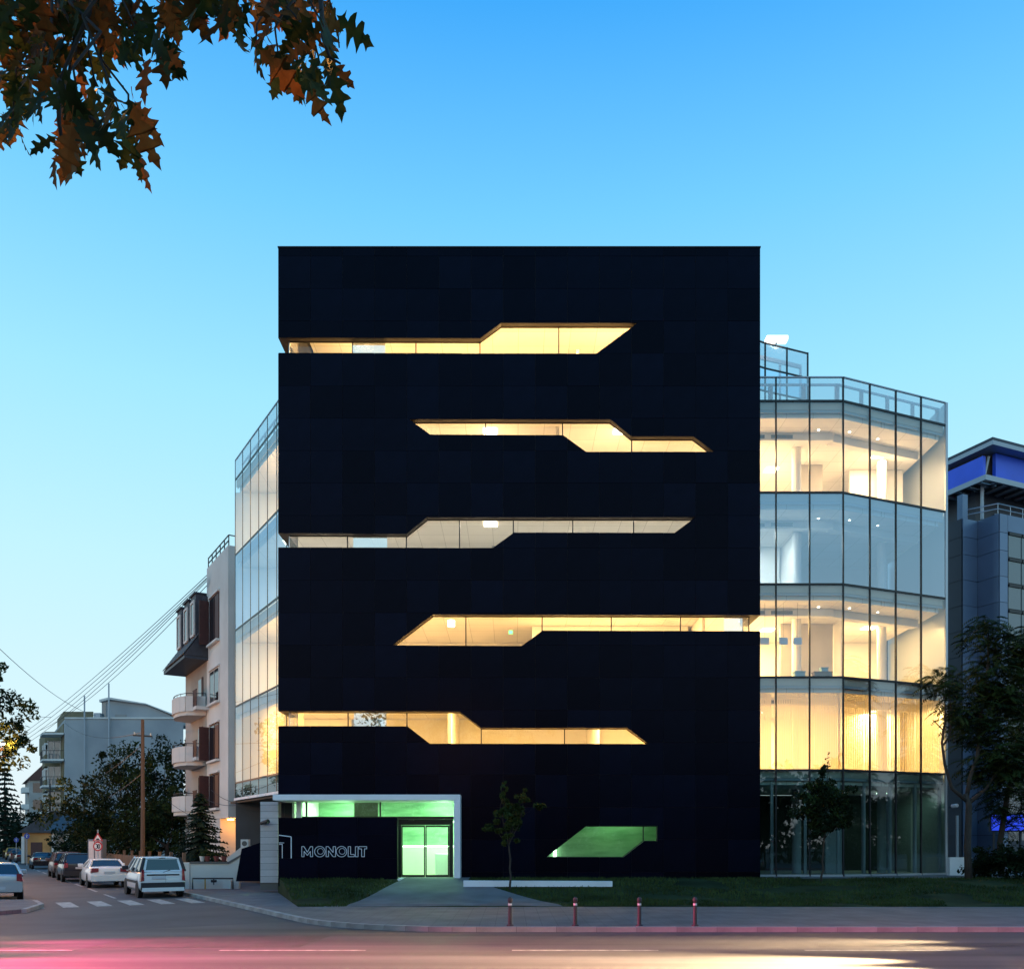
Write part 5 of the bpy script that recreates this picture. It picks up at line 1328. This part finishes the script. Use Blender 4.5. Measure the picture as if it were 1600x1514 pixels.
def car(kind, label, paint, rear, ang, name='parked_car', cat='car', group='cars parked along the side street', plate=True, lit=None, rails=False, tail_cone=72):
    sp = SPEC[kind]; o = thing(name, label, cat, rear, ang, group); o['local'] = 1
    L, H = sp['L'], sp['H']
    b = MB(); n = 0; rings = []
    for x, zb, zt, w in sp['st']:
        zm = zb + (zt - zb) * .55
        ring_ = [(x, -w * .90, zb), (x, -w, zb + .10), (x, -w * 1.0, zm), (x, -w * .955, zt - .05), (x, -w * .86, zt), (x, 0, zt + .025), (x, w * .86, zt), (x, w * .955, zt - .05), (x, w, zm), (x, w, zb + .10), (x, w * .90, zb)]
        rings.append([len(b.v) + i for i in range(len(ring_))]); b.v += ring_
    for r0, r1 in zip(rings, rings[1:]):
        for i in range(len(r0)):
            j = (i + 1) % len(r0); b.f.append((r0[i], r0[j], r1[j], r1[i]))
    b.f.append(tuple(reversed(rings[0]))); b.f.append(tuple(rings[-1])); b.f = [tuple(reversed(f)) for f in b.f]
    body = b.build('body', paint, o, center=False); bevel(body, .035, 2)
    for p in body.data.polygons: p.use_smooth = True
    xb0, xb1, zb = sp['base']; xr0, xr1 = sp['roof']; wb, wr = sp['wb'], sp['wr']; zr = H - .06
    def q(x, y, z): return Vector((x, y, z))
    B = [q(xb0, -wb, zb), q(xb1, -wb, zb), q(xb1, wb, zb), q(xb0, wb, zb)]
    T = [q(xr0, -wr, zr), q(xr1, -wr, zr), q(xr1, wr, zr), q(xr0, wr, zr)]
    # glazing: rear, front, two sides split by pillars
    def pane(a, b_, c, d, nm, ins=.06, inz=.04, push=.0):
        m = MB()
        def mix(u, v): return (a.lerp(b_, u)).lerp(d.lerp(c, u), v)
        m.add([mix(ins, inz), mix(1 - ins, inz), mix(1 - ins, 1 - inz), mix(ins, 1 - inz)], [(0, 1, 2, 3)])
        return m.build(nm, 'car_glass', o, center=False)
    # the cabin shell carries the panes slightly recessed between pillars
    pil = MB()
    if kind == 'van':
        rp_ = MB()
        for k in (0, 3): rp_.tube([B[k], B[k].lerp(T[k], .5) + Vector((0, 0, .015)), T[k]], [.075, .07, .06], 6)
        rp_.build('rear_pillars', 'car_plastic', o, center=False)
    for k in ((1, 2) if kind == 'van' else range(4)): pil.tube([B[k], B[k].lerp(T[k], .5) + Vector((0, 0, .015)), T[k]], [.062, .055, .05], 6)
    for u in ((.40, .72) if kind in ('van', 'suv') else (.48,)):
        for s_ in (0, 2):
            a0, a1 = (B[0], B[1]) if s_ == 0 else (B[3], B[2]); t0, t1 = (T[0], T[1]) if s_ == 0 else (T[3], T[2])
            pil.tube([a0.lerp(a1, u), t0.lerp(t1, u)], .038, 6)
    pil.tube([B[3], B[0]], .05, 6); pil.build('pillars', paint, o, center=False)
    pane(B[3], B[0], T[0], T[3], 'rear_window', .10 if kind == 'van' else .06, .10 if kind == 'van' else .04)
    if kind == 'van':
        fr_ = MB()
        def mixr(u, v): return B[3].lerp(B[0], u).lerp(T[3].lerp(T[0], u), v) + Vector((-.006, 0, 0))
        for u0, u1, v0, v1 in ((.02, .10, 0, 1), (.90, .98, 0, 1), (.10, .90, .90, 1.02), (.10, .90, 0, .10)): fr_.prism([mixr(u0, v0), mixr(u1, v0), mixr(u1, v1), mixr(u0, v1)], (.02, 0, 0))
        fr_.build('tailgate_frame', paint, o, center=False); pane(B[1], B[2], T[2], T[1], 'windscreen')
    pane(B[0], B[1], T[1], T[0], 'side_window', .04); pane(B[2], B[3], T[3], T[2], 'side_window', .04)
    MB().box(xb0 + .35, xb1 - .5, -wb + .12, wb - .12, zb - .2, zb + .1).build('seats', 'car_plastic', o, center=False)
    rf = MB(); N_ = 5
    for i in range(N_ + 1):
        u = i / N_; x = xr0 - .03 + (xr1 - xr0 + .06) * u; zc = H - .02 * abs(2 * u - 1) ** 2 * 2
        for v in (-1, -.75, 0, .75, 1): rf.v.append((x, v * (wr + .02), zc - (.055 if abs(v) == 1 else (.012 if abs(v) == .75 else 0))))
    for i in range(N_):
        for j in range(4): a = i * 5 + j; rf.f.append((a, a + 5, a + 6, a + 1))
    rf.smooth = True; ro = rf.build('roof', paint, o, center=False)
    so = ro.modifiers.new('thick', 'SOLIDIFY'); so.thickness = .05; so.offset = -1
    if rails:
        for s_ in (-1, 1):
            MB().tube([(xr0 + .15, s_ * .58, H + .0), (xr0 + .25, s_ * .58, H + .07), (xr1 - .2, s_ * .58, H + .07), (xr1 - .1, s_ * .58, H)], .02, 6).build('roof_rail', 'car_plastic', ro, center=False)
        for x in (xr0 + .5, xr1 - .5): MB().beam((x, -.58, H + .085), (x, .58, H + .085), .05, .03).build('cross_bar', 'car_plastic', ro, center=False)
    Wd = sp['W'] / 2
    for x in sp['wheels']:
        for s_ in (-1, 1):
            MB().tube([(x, s_ * (Wd - .03), .32), (x, s_ * (Wd + .006), .32)], .385, 22).build('wheel_arch', 'car_plastic', o, center=False)
            w = MB().tube([(x, s_ * (Wd - .19), .31), (x, s_ * (Wd - .01), .31), (x, s_ * (Wd + .012), .31)], [.31, .31, .285], 22).build('wheel', 'tyre', o, center=False)
            rm_ = MB().tube([(x, s_ * (Wd + .008), .31), (x, s_ * (Wd + .022), .31)], [.205, .18], 18).build('rim', 'rim', w, center=False); rm_.parent = w
    z1 = sp['st'][1][2]; wz = sp['st'][1][3]
    bump_m = 'car_plastic' if kind in ('van', 'suv') else paint
    MB().prism([(-.05, -wz * .97, .34), (-.05, wz * .97, .34), (-.05, wz * .97, .62), (-.05, -wz * .97, .62)], (.16, 0, 0)).build('bumper', bump_m, o, center=False)
    tl = {'van': (z1 - .36, z1 + .12, .14), 'suv': (z1 - .28, z1 + .0, .24), 'sedan': (z1 - .24, z1 - .02, .36), 'hatch': (z1 - .26, z1 + .04, .22)}[kind]
    for s_ in (-1, 1):
        m = MB().prism([(-.022, s_ * (wz - .015), tl[0]), (-.022, s_ * (wz - tl[2]), tl[0] + .03), (-.022, s_ * (wz - tl[2]), tl[1]), (-.022, s_ * (wz - .06), tl[1])], (.14, s_ * .03, 0))
        t_ = m.build('tail_light', 'glow_red' if lit and 'tail' in lit else 'tail_red', o, center=False)
        xe = sp['st'][-2][0] + .06; we = sp['st'][-2][3]; ze = sp['st'][-2][2]
        h_ = MB().prism([(xe, s_ * (we - .06), ze - .2), (xe + .1, s_ * (we - .32), ze - .2), (xe + .1, s_ * (we - .32), ze - .06), (xe, s_ * (we - .03), ze - .05)], (.14, -s_ * .02, -.02))
        h_.build('headlight', 'glow_head' if lit and 'head' in lit else 'lamp_clear', o, center=False)
        mx = xb1 - .55
        bevel(MB().box(mx - .09, mx + .09, s_ * (wb + .17) - .12, s_ * (wb + .17) + .12, zb + .02, zb + .19).build('mirror', 'car_plastic' if kind == 'van' else paint, o, center=False), .03)
    if kind == 'van':
        MB().box(-.058, .05, -.80, .80, .27, .42).build('bumper_lip', paint, o, center=False)
        for s_ in (-1, 1): MB().box(.9, 3.3, s_ * .875 - .008, s_ * .875 + .008, .58, .68).build('side_moulding', 'car_plastic', o, center=False)
        MB().box(-.016, .03, -.62, .62, .90, .955).build('tailgate_strip', 'car_plastic', o, center=False)
        MB().tube([(.02, 0, 1.03), (.02, -.28, 1.12)], .012, 5).build('wiper', 'car_plastic', o, center=False)
        MB().box(-.006, .0, -.095, -.09, .62, .90).build('door_seam', 'car_plastic', o, center=False)
        MB().box(.19, .23, -.12, .12, H - .075, H - .045).build('brake_light', 'car_plastic', o, center=False)
    if plate:
        pz = {'van': .76, 'sedan': .70, 'hatch': .44, 'suv': .74}[kind]; py0 = .16 if kind == 'van' else 0
        xo = -.058 if kind == 'hatch' else -.028
        p_ = MB().box(xo, xo + .02, py0 - .26, py0 + .26, pz, pz + .11).build('number_plate', 'plate', o, center=False)
        MB().box(xo - .004, xo - .001, py0 + .21, py0 + .258, pz + .004, pz + .106).build('plate_band', 'plate_blue', p_, center=False)
        m = MB()
        for k in range(7): m.box(xo - .004, xo - .001, py0 + .15 - k * .058, py0 + .185 - k * .058, pz + .025, pz + .085)
        m.build('plate_characters', 'plate_ink', p_, center=False, kind='stuff')
    if lit:
        for s_ in (-1, 1):
            if 'tail' in lit: lamp(o, (-.14, s_ * .62, z1 - .1), lit['tail'], (1.0, .07, .22), .25, 'SPOT', (0, R(85), 0), spot=(tail_cone, 1.0))
            if 'head' in lit: lamp(o, (L + .05, s_ * .58, .66), lit['head'], (1.0, .70, .36), .08, 'SPOT', (0, R(-88), 0), spot=(30, 1.0))
    del o['local']
    return o
HEAD = math.atan2(CT, -ST)
def on_street(px, py, extra=0.0):
    Y = CH * F / (py - HY); return (XA(px, Y), Y, .005)
g_ = 'cars parked along the side street'
car('van', 'white boxy estate car with roof bars and black rear corners, nearest of the parked row', 'paint_white', on_street(255, 1402.5), HEAD, rails=True)
car('sedan', 'white saloon with dark red tail lamps parked ahead of the white estate', 'paint_white', on_street(171, 1387), HEAD)
car('suv', 'black off-road car parked ahead of the white saloon', 'paint_dark', on_street(126, 1377.5), HEAD)
car('suv', 'brownish car half hidden ahead of the black off-road car', 'paint_brown', on_street(108, 1371), HEAD, plate=False)
car('sedan', 'black saloon standing alone in the middle of the parked row', 'paint_black', on_street(69, 1357.5), HEAD)
car('sedan', 'dark car with pale window reflections beyond the black saloon', 'paint_dark', on_street(40, 1349.5), HEAD)
car('hatch', 'reddish grey car second from the far end of the parked row', 'paint_brown', on_street(29, 1346), HEAD, plate=False)
car('suv', 'yellowish car at the far end of the parked row', 'paint_yellow', on_street(22, 1343.5), HEAD, plate=False)
car('hatch', 'silver hatchback cut by the left edge of the picture', 'paint_silver', on_street(-4, 1408), HEAD)

# ================================================================= poles, cables, lamps, signs
def pole(label, n, t, h, m='wood_pole', r=.13):
    o = thing('utility_pole', label, 'pole', tuple(S(n, t, .12)), 0, 'utility poles along the street'); b = S(n, t)
    MB().tube([(b.x, b.y, .05), (b.x + .02, b.y, h * .5), (b.x, b.y, h)], [r, r * .85, r * .7], 10).build('shaft', m, o)
    MB().beam(S(n - .5, t, h - .9), S(n + .5, t, h - .9), .08).build('cross_arm', 'iron', o)
    ins = [MB().tube([S(n + d, t, h - .86), S(n + d, t, h - .72)], .035, 8).build('insulator', 'cream_white', o) for d in (-.42, .42)]
    return Vector((b.x, b.y, h))
def tY(n, Y): return (Y - n * ST) / CT
p1 = pole('brown wooden utility pole rising behind the white estate car', 8.6, tY(8.6, 49), 9.1)
p2 = pole('slim dark utility pole beside the concrete block balconies', 8.6, tY(8.6, 100), 9.0, 'iron', .12)
p3 = pole('thin far utility pole before the dark trees', 8.6, tY(8.6, 150), 9.0, 'iron', .12)
p4 = pole('leaning dark pole in front of the concrete firewall', 9.4, tY(9.4, 79), 7.4, 'iron', .13)
def cable(label, a, b, sag=.6, r=.018, n=14, grp='overhead cables'):
    a, b = Vector(a), Vector(b); pts = [a.lerp(b, i / n) - Vector((0, 0, sag * 4 * (i / n) * (1 - i / n))) for i in range(n + 1)]
    MB().tube(pts, r, 5).build('overhead_cable', 'iron', None, label, 'cable', grp)
ha = P(323, 905, 52)
for i, (dy, ex, ey) in enumerate(((-6, 30, 1150), (-2, 20, 1163), (0, 24, 1166), (3, 18, 1176), (10, 60, 1142))):
    cable(['uppermost cable of the bundle', 'second cable of the bundle', 'middle cable of the bundle', 'fourth cable of the bundle', 'lowest cable of the bundle'][i] + ' running from the cream house down the street', P(323, 905 + dy, 52), P(ex, ey, 110), .5 + .15 * i, .022)
cable('single cable falling from the left edge across the sky', P(-30, 985, 50), P(150, 1118, 95), .8, .02)
cable('cable from the wooden pole to the concrete block', p1 - Vector((0, 0, .7)), P(100, 1128, 99), .9, .02)
cable('cable from the left street tree to the concrete block roof', P(20, 1100, 80), P(80, 1120, 99), .4, .02)
cable('cable along the pavement between the wooden pole and the slim dark pole', p1 - Vector((0, 0, 1.4)), p2 - Vector((0, 0, .8)), 1.0, .018)
cable('lower cable along the pavement from the wooden pole to the slim dark pole', p1 - Vector((0, 0, 3.0)), p2 - Vector((0, 0, 2.4)), 1.3, .018)
for i, (a, b) in enumerate((((330, 1234), (372, 1254)), ((318, 1246), (368, 1258)), ((266, 1254), (330, 1286)))):
    cable(['upper', 'middle', 'lower'][i] + ' thin cable strung across the corner of the cream house', P(a[0], a[1], 49.5 + (i == 2) * 3), P(b[0], b[1], 46.8 + (i == 2) * 2), .15, .014)
def street_lamp(label, base, head, h, energy, color=(1.0, .42, .13), arm=True):
    base = Vector(base); o = thing('street_lamp', label, 'street lamp', tuple(base), 0, 'sodium street lamps'); head = Vector(head)
    MB().tube([base, Vector((base.x, base.y, h - .6))], [.10, .06], 10).build('post', 'steel_grey', o)
    MB().tube([(base.x, base.y, h - .6), (base.x + (head.x - base.x) * .3, base.y + (head.y - base.y) * .3, h), (head.x, head.y, h + .1)], .04, 8).build('arm', 'steel_grey', o)
    d = (head - base); d.z = 0; d = d.normalized(); sd = Vector((-d.y, d.x, 0))
    c = Vector((head.x, head.y, h + .08)); k = MB()
    k.prism([c - d * .1 + sd * .14, c + d * .55 + sd * .16, c + d * .55 - sd * .16, c - d * .1 - sd * .14], (0, 0, .12)); bevel(k.build('lamp_head', 'steel_grey', o), .03)
    g = MB().prism([c + d * .05 + sd * .1 - Vector((0, 0, .06)), c + d * .5 + sd * .1 - Vector((0, 0, .06)), c + d * .5 - sd * .1 - Vector((0, 0, .06)), c + d * .05 - sd * .1 - Vector((0, 0, .06))], (0, 0, .055)).build('bulb_cover', 'glow_sodium', o)
    lamp(o, c + d * .28 - Vector((0, 0, .18)), energy, color, .12)
street_lamp('sodium street lamp glowing inside the left-hand street tree', S(-.6, 68, .12), S(2.0, 68, 0), 8.8, 2200)
street_lamp('sodium street lamp at the near left corner of the side street', S(-2.2, 47, .12), S(-1.0, 47, 0), 8.0, 1700, (1.0, .46, .24))
street_lamp('sodium street lamp over the boulevard above the oak branches', Vector((-7.4, 3.9, .12)), Vector((-4.4, 6.6, 0)), 9.4, 900, (1.0, .42, .10))
# road signs
def sign_post(name, label, px, Y, ztop, base_z=.12):
    b = Vector((XA(px, Y), Y, base_z)); o = thing(name, label, 'road sign', tuple(b))
    MB().tube([b, (b.x, b.y, ztop)], .035, 8).build('post', 'steel_grey', o); return o, b
o, b = sign_post('road_sign', 'red triangle road sign above a round 30 limit sign', 153, 45.0, 2.9)
def disc(c, r, m, nm, dy, par, n=28): return MB().tube([(c[0], c[1] - dy, c[2]), (c[0], c[1] - dy - .012, c[2])], r, n).build(nm, m, par)
cs = P(153, 1321.8, 44.9)
disc(cs, .245, 'sign_red', 'limit_disc', 0, o); disc(cs, .175, 'sign_white', 'limit_face', .014, o)
def strokes(pts_list, c, sc, nm, par, r=.018, dy=.034):
    m = MB()
    for pts in pts_list:
        for a, b_ in zip(pts, pts[1:]):
            A_, B_ = Vector((c[0] + a[0] * sc, c[1] - dy, c[2] + a[1] * sc)), Vector((c[0] + b_[0] * sc, c[1] - dy, c[2] + b_[1] * sc))
            d_ = (B_ - A_).normalized(); p_ = Vector((d_.z, 0, -d_.x)) * r; m.prism([A_ - d_ * r * .6 + p_, B_ + d_ * r * .6 + p_, B_ + d_ * r * .6 - p_, A_ - d_ * r * .6 - p_], (0, -.006, 0))
    return m.build(nm, 'sign_ink', par)
three = [(-.9, .9), (-.25, .9), (-.1, .6), (-.1, .25), (-.35, .05), (-.1, -.2), (-.1, -.65), (-.3, -.9), (-.9, -.9)]
zero = [(.2, .6), (.4, .9), (.75, .9), (.95, .6), (.95, -.6), (.75, -.9), (.4, -.9), (.2, -.6), (.2, .6)]
strokes([three], cs, .11, 'digit_three', o); strokes([zero], cs, .11, 'digit_zero', o)
ct = P(153, 1309.5, 44.9)
def tri(c, s_, y): return [(c[0] - s_, y, c[2] - s_ * .52), (c[0] + s_, y, c[2] - s_ * .52), (c[0], y, c[2] + s_ * 1.1)]
MB().prism(tri(ct, .27, ct.y), (0, -.012, 0)).build('warning_triangle', 'sign_red', o)
MB().prism(tri(ct, .175, ct.y - .014), (0, -.01, 0)).build('warning_face', 'sign_white', o)
MB().prism([(ct.x - .10, ct.y - .026, ct.z - .075), (ct.x + .10, ct.y - .026, ct.z - .075), (ct.x + .05, ct.y - .026, ct.z + .0), (ct.x - .05, ct.y - .026, ct.z + .0)], (0, -.006, 0)).build('hump_symbol', 'sign_ink', o)
gc = thing('utility_cabinet', 'pale grey street cabinet behind the 30 limit sign', 'cabinet', tuple(P(150, 1345, 48)))
bevel(MB().box(XA(137, 48), XA(160, 48), 48, 48.5, .12, ZA(1311, 48)).build('casing', 'paint_grey', gc), .02)
MB().box(XA(139, 48), XA(147, 48), 47.97, 47.995, .3, ZA(1314, 48)).build('door', 'stone', gc)
MB().box(XA(149, 48), XA(158, 48), 47.97, 47.995, .3, ZA(1314, 48)).build('door', 'stone', gc)
for i, (px, py, Y, lab) in enumerate(((42, 1306, 82, 'round blue road sign before the orange house'), (25.5, 1312, 95, 'round blue arrow sign farther up the street'))):
    c = P(px, py, Y); o, b = sign_post('road_sign', lab, px, Y + .05, c.z + .3)
    disc(c, .26, 'sign_blue', 'disc', 0, o)
    m = MB(); m.beam((c.x - .0, c.y - .02, c.z - .14), (c.x, c.y - .02, c.z + .14), .06, .01); m.beam((c.x - .09, c.y - .021, c.z + .05), (c.x, c.y - .021, c.z + .16), .05, .01); m.beam((c.x + .09, c.y - .021, c.z + .05), (c.x, c.y - .021, c.z + .16), .05, .01); m.build('arrow', 'sign_white', o)
# bollards along the kerb
for i, px in enumerate((797, 899, 999, 1086)):
    b = Vector((XA(px, 22.05), 22.05, .12)); o = thing('bollard', ['first', 'second', 'third', 'fourth'][i] + ' dark kerb bollard with a pale band, counted from the entrance', 'bollard', tuple(b), 0, 'bollards on the kerb')
    MB().tube([b, b + Vector((0, 0, .03)), b + Vector((0, 0, .045)), b + Vector((0, 0, .60))], [.09, .09, .05, .045], 14).build('shaft', 'bollard', o)
    MB().tube([b + Vector((0, 0, .52)), b + Vector((0, 0, .57))], .0475, 14).build('reflective_band', 'sign_white', o)
    m = MB().tube([b + Vector((0, 0, .60)), b + Vector((0, 0, .63)), b + Vector((0, 0, .70)), b + Vector((0, 0, .73))], [.045, .06, .055, .02], 14); m.smooth = True; m.build('cap', 'bollard', o)

# trees across the boulevard behind the camera, mirrored in the lower glass
rowm = MB(); r3 = random.Random(99)
for k in range(1900):
    x = r3.uniform(-45, 60) if k < 800 else r3.uniform(60, 260); z = r3.uniform(.6, 11.0) * (1 - .12 * abs(math.sin(x * .35)))
    leafcloud(rowm, (x, -13 + r3.uniform(-2.5, 2.5), z), (1.7, 1.4, 1.4), 40, .46, r3)
rowm.build('tree_row', 'leaf_dark', None, 'dark row of trees mirrored in the lower glass of the right wing', 'trees', kind='stuff')
# unseen cars added past the view edges, their strong lamps washing the road pink
g_ = 'unseen cars added to light the boulevard'
car('sedan', 'unseen dark saloon added beyond the right edge, its headlamps lighting the kerb lane', 'paint_dark', (12.2 + 4.5, 19.0, .005), math.pi, 'road_light_car', group=g_, lit={'head': 130000})
car('hatch', 'unseen grey hatchback added beyond the right edge, its headlamps lighting the second lane', 'paint_grey', (9.7 + 4.2, 15.8, .005), math.pi, 'road_light_car', group=g_, lit={'head': 130000})
car('hatch', 'unseen grey hatchback added beyond the left edge, its tail lamps reddening the kerb lane', 'paint_grey', (-14.2, 18.8, .005), math.pi, 'road_light_car', group=g_, tail_cone=26, lit={'tail': 30000}, plate=False)
car('suv', 'unseen dark off-road car added beyond the left edge, its tail lamps reddening the second lane', 'paint_dark', (-12.4, 15.6, .005), math.pi, 'road_light_car', group=g_, tail_cone=46, lit={'tail': 26000}, plate=False)
car('hatch', 'unseen dark hatchback added beyond the lower right corner, its tail lamps reddening the road', 'paint_dark', (9.6, 12.0, .005), 0, 'road_light_car', group=g_, lit={'tail': 26000})

# repair patches in the asphalt
for x0, x1, y0, y1 in ((-9.0, -4.5, 18.4, 20.9), (6.5, 11.5, 18.6, 19.3)):
    MB().add([(x0, y0, .004), (x1, y0 + .1, .004), (x1 + .2, y1, .004), (x0 + .1, y1 - .1, .004)], [(0, 1, 2, 3)]).build('asphalt_patch', 'asphalt_dark', bpy.data.objects['boulevard'])
